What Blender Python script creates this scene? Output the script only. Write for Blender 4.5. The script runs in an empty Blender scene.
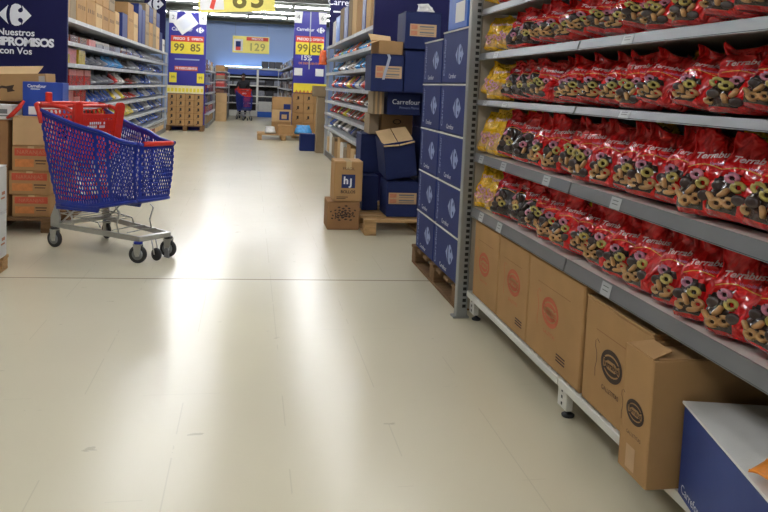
import bpy, bmesh, math, random
from mathutils import Vector, Matrix, Euler, noise
from mathutils.bvhtree import BVHTree
R = math.radians
random.seed(7)
SC = bpy.context.scene
COL = SC.collection

# ------------------------------------------------------------------ materials
def lin(c):
    return tuple(((v/255)/12.92 if v/255 <= .04045 else ((v/255+.055)/1.055)**2.4) for v in c)

MATS = {}
def mat(name, rgb, rough=.5, metal=0., var=.08, scale=12., bump=0., bscale=60., coat=0., spec=.5, emit=0., stretch=None, detail=3., trans=0., dist=.01, bstretch=None):
    m = bpy.data.materials.new(name); m.use_nodes = True
    nt = m.node_tree; b = nt.nodes['Principled BSDF']
    c = lin(rgb)
    b.inputs['Roughness'].default_value = rough
    b.inputs['Metallic'].default_value = metal
    b.inputs['Specular IOR Level'].default_value = spec
    if coat:
        b.inputs['Coat Weight'].default_value = coat
        b.inputs['Coat Roughness'].default_value = .11
    if trans:
        b.inputs['Transmission Weight'].default_value = trans
    tc = nt.nodes.new('ShaderNodeTexCoord')
    src = tc.outputs['Object']
    if stretch:
        mp = nt.nodes.new('ShaderNodeMapping'); mp.inputs['Scale'].default_value = stretch
        nt.links.new(src, mp.inputs['Vector']); src = mp.outputs['Vector']
    n = nt.nodes.new('ShaderNodeTexNoise'); n.inputs['Scale'].default_value = scale; n.inputs['Detail'].default_value = detail
    nt.links.new(src, n.inputs['Vector'])
    r = nt.nodes.new('ShaderNodeValToRGB')
    r.color_ramp.elements[0].position = .3; r.color_ramp.elements[1].position = .7
    r.color_ramp.elements[0].color = (*[max(0, v*(1-var)) for v in c], 1)
    r.color_ramp.elements[1].color = (*[min(1, v*(1+var)) for v in c], 1)
    nt.links.new(n.outputs['Fac'], r.inputs['Fac'])
    nt.links.new(r.outputs['Color'], b.inputs['Base Color'])
    if bump:
        n2 = nt.nodes.new('ShaderNodeTexNoise'); n2.inputs['Scale'].default_value = bscale; n2.inputs['Detail'].default_value = 2.
        bsrc = src
        if bstretch:
            n2.inputs['Distortion'].default_value = 1.2
            mp2 = nt.nodes.new('ShaderNodeMapping'); mp2.inputs['Scale'].default_value = bstretch; mp2.inputs['Rotation'].default_value = (0, .5, 0)
            nt.links.new(src, mp2.inputs['Vector']); bsrc = mp2.outputs['Vector']
        nt.links.new(bsrc, n2.inputs['Vector'])
        bp = nt.nodes.new('ShaderNodeBump'); bp.inputs['Strength'].default_value = bump; bp.inputs['Distance'].default_value = dist
        nt.links.new(n2.outputs['Fac'], bp.inputs['Height']); nt.links.new(bp.outputs['Normal'], b.inputs['Normal'])
    if emit:
        b.inputs['Emission Color'].default_value = (*c, 1); b.inputs['Emission Strength'].default_value = emit
    MATS[name] = m
    return m

M = MATS
mat('cardboard', (176, 138, 94), .85, var=.07, scale=6, bump=.08, bscale=25, spec=.2)
mat('cardboard_pale', (205, 172, 128), .85, var=.06, scale=6, bump=.08, bscale=25, spec=.2)
mat('cardboard_brown', (150, 112, 76), .85, var=.08, scale=6, bump=.08, bscale=25, spec=.2)
mat('cardboard_taupe', (150, 132, 108), .85, var=.08, scale=6, spec=.2)
mat('cardboard_white', (222, 220, 216), .8, var=.04, scale=8, spec=.25)
mat('carton_navy', (28, 44, 104), .6, var=.07, scale=5, bump=.05, bscale=20, spec=.25)
mat('carton_dull', (34, 44, 88), .6, var=.07, scale=5, bump=.05, bscale=20, spec=.2)
mat('carton_blue', (40, 62, 128), .5, var=.06, scale=5, bump=.05, bscale=20, spec=.35)
mat('carton_bright', (24, 92, 190), .45, var=.05, scale=5)
mat('carton_royal', (30, 66, 160), .45, var=.05, scale=5)
mat('print_navy', (26, 42, 96), .7, var=.05)
mat('print_red', (196, 84, 58), .8, var=.1, scale=40)
mat('print_orange', (206, 132, 74), .8, var=.12, scale=30)
mat('print_faded_red', (188, 98, 66), .85, var=.12, scale=60)
mat('print_black', (62, 46, 36), .8, var=.1, scale=60)
mat('print_pale_blue', (150, 165, 205), .6, var=.05)
mat('print_white', (232, 234, 240), .6, var=.02)
mat('print_dark', (40, 30, 26), .8, var=.05)
mat('print_tan', (196, 160, 122), .7, var=.05)
mat('print_salmon', (196, 128, 96), .7, var=.08, scale=40)
mat('print_grey', (110, 112, 112), .7, var=.05)
mat('print_digit', (112, 100, 44), .7, var=.05)
mat('print_digit_pale', (176, 170, 96), .7, var=.05)
mat('paper', (238, 238, 236), .7, var=.02)
mat('tag_white', (184, 186, 188), .5, var=.03)
mat('tag_grey', (204, 208, 212), .5, var=.03)
mat('tape', (206, 180, 136), .25, var=.04, spec=.5)
mat('clear_tape', (178, 184, 200), .15, var=.05, spec=.7)
mat('wood', (178, 142, 98), .8, var=.22, scale=9, bump=.15, bscale=40, stretch=(1, 6, 6), spec=.2)
mat('wood_dark', (120, 92, 64), .85, var=.25, scale=9, bump=.15, bscale=40, stretch=(1, 6, 6), spec=.2)
mat('steel_grey', (150, 150, 148), .38, .55, var=.05, scale=20)
mat('rail_grey', (126, 127, 130), .42, .35, var=.04, scale=8)
mat('shelf_grey', (128, 127, 124), .5, .2, var=.05, scale=8)
mat('shelf_light', (186, 190, 196), .45, .1, var=.04, scale=8)
mat('panel_beige', (176, 166, 150), .65, var=.04, scale=5)
mat('panel_dark', (70, 66, 62), .7, var=.06, scale=5)
mat('upright_metal', (150, 152, 150), .4, .4, var=.06, scale=15)
mat('slot_dark', (26, 26, 28), .7)
mat('base_white', (226, 224, 216), .45, var=.03)
mat('navy_panel', (18, 18, 66), .6, var=.06, scale=2, spec=.2)
mat('banner_blue', (38, 34, 142), .45, var=.06, scale=2)
mat('sign_yellow', (240, 220, 60), .45, var=.03)
mat('sign_pale_yellow', (246, 232, 120), .45, var=.03)
mat('sign_red', (212, 62, 44), .5, var=.06, scale=10)
mat('strip_cream', (244, 232, 176), .55, var=.05, scale=20)
mat('cart_blue', (12, 40, 142), .35, var=.06, scale=6, coat=.2)
mat('cart_red', (206, 42, 26), .38, var=.06, scale=8, coat=.2)
mat('chrome', (182, 182, 178), .3, .75, var=.06, scale=20)
mat('wheel_black', (34, 34, 36), .55, var=.1, scale=20)
mat('wheel_grey', (120, 122, 124), .45, var=.08, scale=20)
mat('film_red', (216, 12, 14), .27, var=.18, scale=14, bump=1., bscale=22, coat=1., spec=.3, dist=.075, bstretch=(1., 1., .45))
mat('film_yellow', (250, 190, 6), .2, var=.14, scale=14, bump=1., bscale=22, coat=1., spec=.3, dist=.075, bstretch=(1., 1., .45))
mat('film_window', (50, 26, 20), .16, var=.45, scale=38, bump=1., bscale=22, coat=1., spec=.3, dist=.075, bstretch=(1., 1., .45))
mat('film_window_pink', (232, 182, 110), .18, var=.3, scale=42, bump=1., bscale=22, coat=1., spec=.3, dist=.075, bstretch=(1., 1., .45))
mat('film_window_dark', (34, 18, 20), .16, var=.6, scale=46, bump=1., bscale=22, coat=1., spec=.3, dist=.075, bstretch=(1., 1., .45))
mat('biscuit_tan', (184, 138, 84), .4, var=.15, scale=50, coat=.5)
mat('biscuit_yellow', (184, 166, 84), .4, var=.15, scale=50, coat=.5)
mat('biscuit_pink', (198, 122, 144), .4, var=.15, scale=50, coat=.5)
mat('biscuit_pale_pink', (226, 164, 172), .4, var=.12, scale=50, coat=.5)
mat('biscuit_choc', (52, 32, 26), .35, var=.2, scale=50, coat=.5)
mat('biscuit_orange', (214, 128, 50), .4, var=.15, scale=50, coat=.5)
mat('script_white', (240, 200, 202), .35, var=.03, coat=.4)
mat('script_purple', (196, 110, 150), .35, var=.05, coat=.4)
mat('arc_yellow', (226, 150, 40), .35, var=.05, coat=.4)
mat('pack_blue', (40, 74, 158), .25, var=.25, scale=18, bump=.4, bscale=30, coat=.4)
mat('pack_sky', (66, 150, 216), .25, var=.2, scale=18, bump=.4, bscale=30, coat=.4)
mat('pack_grey', (140, 142, 152), .3, var=.25, scale=24, bump=.3, bscale=30, coat=.3)
mat('pack_red', (190, 50, 44), .25, var=.25, scale=18, bump=.4, bscale=30, coat=.4)
mat('pack_pink', (216, 130, 124), .35, var=.2, scale=24, coat=.2)
mat('pack_yellow', (222, 196, 60), .25, var=.2, scale=18, bump=.4, bscale=30, coat=.4)
mat('pack_green', (150, 176, 110), .25, var=.25, scale=18, bump=.4, bscale=30, coat=.4)
mat('pack_brown', (122, 74, 52), .25, var=.3, scale=18, bump=.4, bscale=30, coat=.4)
mat('pack_white', (222, 218, 212), .25, var=.12, scale=18, bump=.4, bscale=30, coat=.4)
mat('pack_lime', (196, 206, 60), .4, var=.08)
mat('pack_black', (44, 44, 54), .35, var=.3, scale=20)
mat('pack_orange', (226, 96, 40), .25, var=.2, scale=18, bump=.4, bscale=30, coat=.4)
mat('wall_blue', (158, 180, 222), .8, var=.05, scale=.3)
mat('wall_grey', (170, 172, 170), .8, var=.04, scale=.5)
mat('ceiling_grey', (112, 116, 107), .85, var=.06, scale=.6)
mat('beam_grey', (112, 116, 108), .6, var=.05, scale=2)
mat('lamp_white', (205, 207, 202), .5)
mat('lamp_grey', (96, 98, 96), .6)
mat('glow_blue', (176, 214, 255), .5, emit=9.)
mat('tube_glow', (251, 252, 255), .5, emit=34.)
mat('skin', (104, 70, 54), .55, var=.05)
mat('shirt_black', (26, 26, 30), .85, var=.15)
mat('trousers', (44, 46, 60), .85, var=.15)
mat('hair', (24, 20, 20), .7, var=.2, scale=80)
mat('torn_bag', (232, 140, 40), .3, var=.2, scale=20, bump=.5, bscale=30, coat=.4)
mat('shelf_blue', (36, 74, 170), .4, var=.05)

def floor_material():
    m = bpy.data.materials.new('floor_vinyl'); m.use_nodes = True
    nt = m.node_tree; L = nt.links; b = nt.nodes['Principled BSDF']
    def N(t, **k):
        n = nt.nodes.new(t)
        for a, v in k.items(): setattr(n, a, v)
        return n
    tc = N('ShaderNodeTexCoord'); sep = N('ShaderNodeSeparateXYZ'); L.new(tc.outputs['Object'], sep.inputs[0])
    def ma(op, a, bv=None):
        n = N('ShaderNodeMath', operation=op)
        for i, v in enumerate((a, bv)):
            if v is None: continue
            if isinstance(v, (int, float)): n.inputs[i].default_value = v
            else: L.new(v, n.inputs[i])
        return n.outputs[0]
    def noise_(scale, detail=4., vec=None):
        n = N('ShaderNodeTexNoise'); n.inputs['Scale'].default_value = scale; n.inputs['Detail'].default_value = detail
        L.new(vec or tc.outputs['Object'], n.inputs['Vector']); return n.outputs['Fac']
    def seam(coord, period, off, half):
        t = ma('ADD', coord, off); t = ma('DIVIDE', t, period); t = ma('FRACT', t)
        t = ma('SUBTRACT', t, .5); t = ma('ABSOLUTE', t)
        return ma('GREATER_THAN', t, .5-half/period)
    sx = seam(sep.outputs['X'], .385, .225, .0022)
    sy = seam(sep.outputs['Y'], .77, .1, .0016)
    brk = ma('GREATER_THAN', noise_(1.7, 6), .5)
    seams = ma('MULTIPLY', ma('MULTIPLY', sx, brk), .11)
    brk2 = ma('GREATER_THAN', noise_(2.3, 6), .56)
    seams = ma('MAXIMUM', seams, ma('MULTIPLY', ma('MULTIPLY', sy, brk2), .10))
    # the expansion joint across the aisle
    j = ma('ADD', sep.outputs['Y'], ma('MULTIPLY', sep.outputs['X'], .042))
    j = ma('LESS_THAN', ma('ABSOLUTE', ma('SUBTRACT', j, 4.762)), .0085)
    j = ma('MULTIPLY', j, .62)
    # scuffs
    mp = N('ShaderNodeMapping'); mp.inputs['Scale'].default_value = (1., 2.6, 1.); L.new(tc.outputs['Object'], mp.inputs['Vector'])
    sc = ma('GREATER_THAN', noise_(4.6, 7, mp.outputs['Vector']), .715); sc = ma('MULTIPLY', sc, .22)
    wear = ma('MULTIPLY', noise_(1.1, 5), .1)
    mark = ma('MAXIMUM', ma('MAXIMUM', seams, j), sc); mark = ma('ADD', mark, wear)
    mix = N('ShaderNodeMix', data_type='RGBA')
    L.new(mark, mix.inputs['Factor'])
    mix.inputs['A'].default_value = (*lin((224, 215, 188)), 1)
    mix.inputs['B'].default_value = (*lin((96, 82, 60)), 1)
    L.new(mix.outputs['Result'], b.inputs['Base Color'])
    r = ma('ADD', ma('MULTIPLY', noise_(.9, 4), .06), .19)
    r = ma('ADD', r, ma('MULTIPLY', noise_(14, 3), .025))
    L.new(r, b.inputs['Roughness'])
    b.inputs['Specular IOR Level'].default_value = .29
    bp = N('ShaderNodeBump'); bp.inputs['Strength'].default_value = .05; bp.inputs['Distance'].default_value = .01
    L.new(noise_(3.2, 2), bp.inputs['Height']); L.new(bp.outputs['Normal'], b.inputs['Normal'])
    MATS['floor_vinyl'] = m
floor_material()

# ------------------------------------------------------------------ helpers
class MB:
    """gathers geometry and links it as one mesh object"""
    def __init__(s): s.bm = bmesh.new(); s.mats = []; s.cur = 0
    def m(s, name):
        if name not in s.mats: s.mats.append(name)
        s.cur = s.mats.index(name); return s
    def _new(s, faces):
        for f in faces: f.material_index = s.cur
    def box(s, x0, x1, y0, y1, z0, z1, bev=0., rot=None, seg=1):
        old = set(s.bm.faces)
        r = bmesh.ops.create_cube(s.bm, size=1.)
        v = r['verts']
        for p in v:
            p.co = Vector((x0+(p.co.x+.5)*(x1-x0), y0+(p.co.y+.5)*(y1-y0), z0+(p.co.z+.5)*(z1-z0)))
        fs = list({f for p in v for f in p.link_faces})
        if bev:
            es = list({e for p in v for e in p.link_edges})
            rr = bmesh.ops.bevel(s.bm, geom=es, offset=bev, segments=seg, affect='EDGES', profile=.5)
            fs = [f for f in s.bm.faces if f not in old]
            v = list({q for f in fs for q in f.verts})
        if rot:
            for q in v: q.co = rot @ q.co
        s._new(fs); return s
    def quad(s, *pts):
        s._new([s.bm.faces.new([s.bm.verts.new(p) for p in pts])]); return s
    def ngon(s, pts):
        s._new([s.bm.faces.new([s.bm.verts.new(p) for p in pts])]); return s
    def prism(s, pts, d):
        """polygon extruded by vector d"""
        d = Vector(d); a = [s.bm.verts.new(p) for p in pts]; b = [s.bm.verts.new(Vector(p)+d) for p in pts]
        fs = [s.bm.faces.new(a[::-1]), s.bm.faces.new(b)]
        n = len(a)
        for i in range(n): fs.append(s.bm.faces.new((a[i], a[(i+1) % n], b[(i+1) % n], b[i])))
        s._new(fs); return s
    def tube(s, pts, r, n=8, closed=False, smooth=True):
        P = [Vector(p) for p in pts]; k = len(P); rings = []
        for i, p in enumerate(P):
            if closed: t = (P[(i+1) % k]-P[i-1])
            else: t = (P[min(i+1, k-1)]-P[max(i-1, 0)])
            t.normalize()
            a = Vector((0, 0, 1)) if abs(t.z) < .9 else Vector((1, 0, 0))
            u = t.cross(a).normalized(); w = t.cross(u).normalized()
            rad = r[i] if isinstance(r, (list, tuple)) else r
            rings.append([s.bm.verts.new(p+(u*math.cos(2*math.pi*q/n)+w*math.sin(2*math.pi*q/n))*rad) for q in range(n)])
        fs = []
        for i in range(k if closed else k-1):
            A, B = rings[i], rings[(i+1) % k]
            for q in range(n):
                f = s.bm.faces.new((A[q], A[(q+1) % n], B[(q+1) % n], B[q])); f.smooth = smooth; fs.append(f)
        if not closed:
            fs.append(s.bm.faces.new(rings[0][::-1])); fs.append(s.bm.faces.new(rings[-1]))
        s._new(fs); return s
    def lathe(s, prof, axis='Z', c=(0, 0, 0), n=24):
        """profile of (radius, height) turned about an axis"""
        c = Vector(c); rings = []
        for (r, h) in prof:
            ring = []
            for q in range(n):
                a = 2*math.pi*q/n; x, y = r*math.cos(a), r*math.sin(a)
                p = {'Z': (x, y, h), 'Y': (x, h, y), 'X': (h, x, y)}[axis]
                ring.append(s.bm.verts.new(c+Vector(p)))
            rings.append(ring)
        fs = []
        for A, B in zip(rings, rings[1:]):
            for q in range(n):
                f = s.bm.faces.new((A[q], A[(q+1) % n], B[(q+1) % n], B[q])); f.smooth = True; fs.append(f)
        fs.append(s.bm.faces.new(rings[0][::-1])); fs.append(s.bm.faces.new(rings[-1]))
        s._new(fs); return s
    def torus(s, c, Rr, r, axis='Y', n=16, k=8):
        pts = []
        for i in range(n):
            a = 2*math.pi*i/n
            x, y = Rr*math.cos(a), Rr*math.sin(a)
            pts.append(Vector(c)+Vector({'Y': (x, 0, y), 'Z': (x, y, 0), 'X': (0, x, y)}[axis]))
        return s.tube(pts, r, k, closed=True)
    def mesh(s, name):
        bmesh.ops.recalc_face_normals(s.bm, faces=s.bm.faces)
        me = bpy.data.meshes.new(name); s.bm.to_mesh(me); s.bm.free()
        for x in s.mats: me.materials.append(M[x])
        return me
    def build(s, name, parent=None, loc=(0, 0, 0), rot=(0, 0, 0)):
        return link(name, s.mesh(name), parent, loc, rot)

def link(name, data, parent=None, loc=(0, 0, 0), rot=(0, 0, 0)):
    o = bpy.data.objects.new(name, data); COL.objects.link(o)
    o.location = loc; o.rotation_euler = rot
    if parent: o.parent = parent
    return o
def tag(o, label=None, cat=None, group=None, kind=None):
    if label: o['label'] = label
    if cat: o['category'] = cat
    if group: o['group'] = group
    if kind: o['kind'] = kind
    return o
def empty(name, loc, rz=0, label=None, cat=None, group=None):
    return tag(link(name, None, None, loc, (0, 0, rz)), label, cat, group)
KIDS = {}
def copy_tree(o, parent=None):
    c = o.copy(); COL.objects.link(c)
    if parent: c.parent = parent
    for ch in list(o.children): copy_tree(ch, c)
    return c
ORD = ['first', 'second', 'third', 'fourth', 'fifth', 'sixth', 'seventh', 'eighth', 'ninth', 'tenth', 'eleventh', 'twelfth', 'thirteenth',
       'fourteenth', 'fifteenth', 'sixteenth', 'seventeenth', 'eighteenth', 'nineteenth', 'twentieth', 'twenty-first', 'twenty-second',
       'twenty-third', 'twenty-fourth', 'twenty-fifth', 'twenty-sixth', 'twenty-seventh', 'twenty-eighth']

FACE = {'-y': Matrix(((1, 0, 0), (0, 0, -1), (0, 1, 0))), '-x': Matrix(((0, 0, -1), (-1, 0, 0), (0, 1, 0))),
        '+x': Matrix(((0, 0, 1), (1, 0, 0), (0, 1, 0))), '+z': Matrix.Identity(3)}
TXT = {}
def text_mesh(body, size, m, shear=0., off=0., align='CENTER', spacing=1.):
    k = (body, size, m, shear, off, align, spacing)
    if k in TXT: return TXT[k]
    cu = bpy.data.curves.new('lettering', 'FONT')
    cu.body = body; cu.size = size; cu.shear = shear; cu.offset = off; cu.align_x = align; cu.align_y = 'CENTER'; cu.space_character = spacing
    cu.resolution_u = 3
    t = bpy.data.objects.new('lettering_source', cu); COL.objects.link(t)
    bpy.context.view_layer.update()
    me = bpy.data.meshes.new_from_object(t.evaluated_get(bpy.context.evaluated_depsgraph_get()))
    bpy.data.objects.remove(t); bpy.data.curves.remove(cu)
    me.materials.clear(); me.materials.append(M[m])
    TXT[k] = me
    return me
def put(me, parent, face, pos, name, spin=0., scale=1.):
    """a flat print on the face of a thing; pos in the thing's frame"""
    o = link(name, me, parent)
    mx = FACE[face].to_4x4() @ Matrix.Rotation(spin, 4, 'Z') @ Matrix.Scale(scale, 4)
    mx.translation = Vector(pos)
    o.matrix_local = mx
    return o
def lettering(parent, body, size, face, pos, m, spin=0., name='lettering', **k):
    return put(text_mesh(body, size, m, **k), parent, face, pos, name, spin)
def flat_mesh(name, m, *polys):
    b = MB().m(m)
    for p in polys: b.ngon([(x, y, 0) for x, y in p])
    me = bpy.data.meshes.new(name); b.bm.to_mesh(me); b.bm.free(); me.materials.append(M[m])
    return me
def rect(w, h, cx=0, cy=0): return [(cx-w/2, cy-h/2), (cx+w/2, cy-h/2), (cx+w/2, cy+h/2), (cx-w/2, cy+h/2)]
LOGO = {}
def logo_mesh(m):
    """double arrow emblem with a letter cut between its halves; about 1 unit wide"""
    if m in LOGO: return LOGO[m]
    f = lambda P: [((x-140)/240, (125-y)/240) for x, y in P][::-1]
    left = f([(20, 125), (95, 50), (86, 75), (80, 100), (78, 125), (80, 150), (86, 175), (95, 200)])
    right = f([(140, 40), (165, 42), (182, 52), (188, 66), (176, 72), (163, 84), (164, 98), (176, 106), (190, 102), (199, 88), (196, 70), (190, 50),
               (260, 125), (190, 200), (196, 180), (199, 164), (190, 150), (176, 146), (164, 154), (163, 168), (176, 180), (188, 184), (182, 198),
               (165, 207), (140, 209), (118, 196), (106, 165), (103, 125), (106, 85), (118, 54)])
    LOGO[m] = flat_mesh('emblem', m, left, right)
    return LOGO[m]
EMB = {}
def oval_mesh(m):
    """oval stamp with a band for a name across it and lines under it; size 1 x 0.72 ring"""
    if m in EMB: return EMB[m]
    b = MB().m(m); n = 40
    def ring(a0, b0, a1, b1, skip):
        for i in range(n):
            t0, t1 = 2*math.pi*i/n, 2*math.pi*(i+1)/n
            if skip and abs(math.sin((t0+t1)/2)) < .42: continue
            b.ngon([(a0*math.cos(t0), b0*math.sin(t0), 0), (a1*math.cos(t0), b1*math.sin(t0), 0), (a1*math.cos(t1), b1*math.sin(t1), 0), (a0*math.cos(t1), b0*math.sin(t1), 0)])
    ring(.40, .25, .5, .36, False); ring(.27, .13, .36, .21, True)
    b.ngon([(x, y, 0) for x, y in rect(.86, .025, 0, .12)]); b.ngon([(x, y, 0) for x, y in rect(.86, .025, 0, -.12)])
    # curl of drawing to the left of the stamp
    P = [(-.62, .34), (-.72, .40), (-.80, .34), (-.80, .2), (-.72, .08), (-.70, -.1), (-.76, -.3), (-.74, -.5)]
    for (x0, y0), (x1, y1) in zip(P, P[1:]):
        b.ngon([(x0-.012, y0, 0), (x0+.012, y0+.01, 0), (x1+.012, y1+.01, 0), (x1-.012, y1, 0)])
    EMB[m] = b.mesh('stamp'); return EMB[m]

def carton(label, size, loc, m='cardboard', rz=0., rot=None, group=None, name='carton', cat='box', tape='tape', lid=True, edge=None):
    """closed corrugated box: body, two top flaps with a gap between them, tape along the seam; origin at base centre"""
    sx, sy, sz = size
    b = MB().m(m)
    bv = min(.006, sx*.04)
    b.box(-sx/2, sx/2, -sy/2, sy/2, 0, sz-.006, bv)
    if lid:
        if sx >= sy:
            b.box(-sx/2, sx/2, -sy/2, -.002, sz-.0055, sz, .001); b.box(-sx/2, sx/2, .002, sy/2, sz-.0055, sz, .001)
        else:
            b.box(-sx/2, -.002, -sy/2, sy/2, sz-.0055, sz, .001); b.box(.002, sx/2, -sy/2, sy/2, sz-.0055, sz, .001)
    o = b.build(name, None, loc, rot or (0, 0, rz))
    tag(o, label, cat, group)
    if tape and lid:
        w = .024
        t = MB().m(tape)
        if sx >= sy:
            t.box(-sx/2-.0012, sx/2+.0012, -w, w, sz-.07, sz+.0012)
        else:
            t.box(-w, w, -sy/2-.0012, sy/2+.0012, sz-.07, sz+.0012)
        t.build('tape', o)
    if edge:
        e = MB().m(edge)
        h = .007
        e.box(-sx/2-.002, sx/2+.002, -sy/2-.002, -sy/2+.004, sz-h, sz+.002); e.box(-sx/2-.002, -sx/2+.004, -sy/2-.002, sy/2+.002, sz-h, sz+.002)
        e.build('flap_edge', o)
    return o

def pallet(label, x0, x1, y0, y1, group='wooden pallets', h=.135, m='wood', boards_along='x'):
    r = empty('pallet', ((x0+x1)/2, (y0+y1)/2, 0), 0, label, 'pallet', group)
    w, d = (x1-x0), (y1-y0)
    b = MB().m(m)
    if boards_along == 'x':
        n = max(5, int(d/.16))
        for i in range(n):
            c = -d/2+.05+(d-.1)*i/(n-1); b.box(-w/2, w/2, c-.05, c+.05, h-.022, h, .003)
    else:
        n = max(5, int(w/.16))
        for i in range(n):
            c = -w/2+.05+(w-.1)*i/(n-1); b.box(c-.05, c+.05, -d/2, d/2, h-.022, h, .003)
    b.build('deck', r)
    for i in (-1, 0, 1):
        for j in (-1, 0, 1):
            x, y = i*(w/2-.055), j*(d/2-.055)
            MB().m(m).box(x-.05, x+.05, y-.055, y+.055, .02, h-.022, .004).build('block', r)
    for i in (-1, 0, 1):
        if boards_along == 'x':
            x = i*(w/2-.055); MB().m(m).box(x-.05, x+.05, -d/2, d/2, 0, .02, .003).build('bottom_board', r)
        else:
            y = i*(d/2-.055); MB().m(m).box(-w/2, w/2, y-.05, y+.05, 0, .02, .003).build('bottom_board', r)
    return r

# ------------------------------------------------------------------ camera
yaw, pit, rol = R(10.3), R(4.67), R(2.49)
f_ = Vector((math.sin(yaw)*math.cos(pit), math.cos(yaw)*math.cos(pit), -math.sin(pit)))
rt = Vector((math.cos(yaw), -math.sin(yaw), 0)); up = rt.cross(f_)
cr = rt*math.cos(rol)+up*math.sin(rol); cu_ = -rt*math.sin(rol)+up*math.cos(rol)
cam = bpy.data.cameras.new('camera'); co = bpy.data.objects.new('camera', cam); COL.objects.link(co)
mx = Matrix((cr, cu_, -f_)).transposed().to_4x4(); mx.translation = (0, 0, 1.25); co.matrix_world = mx
cam.sensor_width = 36; cam.lens = 745/768*36; cam.shift_y = -(256-150.3)/768; cam.clip_end = 100; cam.clip_start = .05
SC.camera = co

# ------------------------------------------------------------------ the setting
CEIL = 3.62
def struct(name, b): return tag(b.build(name), kind='structure')
struct('floor', MB().m('floor_vinyl').box(-9, 9, -5, 30.2, -.1, 0))
cb = MB().m('ceiling_grey').box(-9, 9, -5, 30.2, CEIL, CEIL+.1)
struct('ceiling', cb)
for i, y in enumerate([10, 13, 16, 19, 20.8, 23, 24.9, 27, 28.6]):
    struct('trim_%d' % (i+1), MB().m('beam_grey').box(-9, 9, y-.05, y+.05, CEIL-.1, CEIL-.004))
struct('wall_back', MB().m('wall_blue').box(-9, 9, 30, 30.2, 0, CEIL))
struct('wall_left', MB().m('wall_grey').box(-9.1, -9, -5, 30.2, 0, CEIL))
struct('wall_right', MB().m('wall_grey').box(9, 9.1, -5, 30.2, 0, CEIL))
struct('wall_front', MB().m('wall_grey').box(-9, 9, -5.1, -5, 0, CEIL))

# ------------------------------------------------------------------ ceiling lights
def make_light(length, n=2):
    r = empty('ceiling_light', (0, 0, 0))
    MB().m('lamp_white' if n == 2 else 'lamp_grey').box(-length/2, length/2, -.045*n, .045*n, .02 if n == 2 else .03, .055, .006).build('housing', r)
    for s in (-1, 1):
        MB().m('lamp_white' if n == 2 else 'lamp_grey').box(s*length/2-.012*(1+s), s*length/2+.012*(1-s), -.035*n, .035*n, -.035, .03, .004).build('end_cap', r)
        if n == 1 and s == 1: continue
        MB().m('tube_glow').tube([(-length/2+.025, s*.045*(n-1), -.012), (length/2-.025, s*.045, -.012)], .016, 8).build('tube', r)
    return r
lp = make_light(1.25); lp1 = make_light(1.25, 1)
spots = []
for y in (-3, -.5, 2, 4.5, 7, 9, 11, 13, 15, 17, 19): spots += [(-1.1, y, 'light over the left side of the aisle'), (1.62, y, 'light over the right shelving')]
for y in (22, 25.8):
    for x in (-3.4, -2.1, -.8, .5, 1.8, 3.1): spots.append((x, y, 'light in a row near the back wall'))
spots += [(x, 24, 'light in a row near the back wall') for x in (-1.2, .05, 1.3, 2.55)]
for y in (1, 6, 12, 18):
    for x in (-5.5, 5.5): spots.append((x, y, 'light added out of view over a neighbouring aisle'))  # unseen lamps to either side, added to lift the ambient light
for i, (x, y, w) in enumerate(spots):
    row = 'row' in w
    o = (lp1 if y == 22 and x == -3.4 else copy_tree(lp1)) if row else (lp if i == 0 else copy_tree(lp))
    o.location = (x, y, CEIL-.1)
    tag(o, ('white single tube ceiling ' if row else 'white twin tube ceiling ')+w, 'ceiling light', w)

# ------------------------------------------------------------------ right shelving
XS = 1.21
UPY = 3.91
BAYS = [(2.66, 3.905), (1.41, 2.655), (.16, 1.405)]
LEV = [(1.672, 1.702), (1.436, 1.466), (1.194, 1.217), (.888, .927), (.585, .63)]
g = empty('gondola_shelving', (1.45, 2.0, 0), 0, 'grey steel shelving full of red biscuit bags along the right', 'shelving')
def G(b, name, parent=None):
    # build in world coordinates under the shelving root
    o = b.build(name, parent or g)
    if not parent: o.location = (-1.45, -2.0, 0)
    return o
b = MB().m('upright_metal')
b.box(1.158, 1.220, UPY, UPY+.05, 0, 2.35, .004)
b.m('slot_dark')
for i in range(70):
    z = .06+i*.0325
    b.box(1.190, 1.210, UPY-.0012, UPY+.004, z, z+.018)
b.m('steel_grey').box(1.14, 1.232, UPY-.006, UPY+.056, 0, .012, .002)
G(b, 'upright')
G(MB().m('panel_beige').box(1.224, 1.76, UPY+.012, UPY+.03, .05, 2.35, .003), 'end_panel')
G(MB().m('panel_dark').box(1.762, 1.785, .16, UPY+.03, .02, 2.35), 'back_panel')
for (z0, z1) in LEV:
    for (y0, y1) in BAYS:
        s = G(MB().m('shelf_grey').box(XS+.012, 1.76, y0+.003, y1-.003, z1-.024, z1-.007, .002), 'shelf')
        b = MB().m('rail_grey')
        b.prism([(XS+.011, y0+.004, z0-.008), (XS-.004, y0+.004, z0-.006), (XS+.006, y0+.004, z1), (XS+.011, y0+.004, z1)], (0, y1-y0-.008, 0))
        b.m('slot_dark').box(XS-.0035, XS, y0+.004, y1-.004, z0-.0055, z0-.002)
        G(b, 'price_rail', s)
        G(MB().m('base_white').box(XS+.0125, XS+.10, y0+.006, y1-.006, z1-.0068, z1-.002), 'shelf_liner', s)
tags = [(0, 3.2), (1, 2.283), (1, 3.62), (2, 2.271), (2, 3.45), (2, 3.75), (3, 2.886), (3, 2.29), (3, 3.42), (3, 3.77), (4, 2.315), (4, 3.43), (4, 3.72)]
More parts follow.
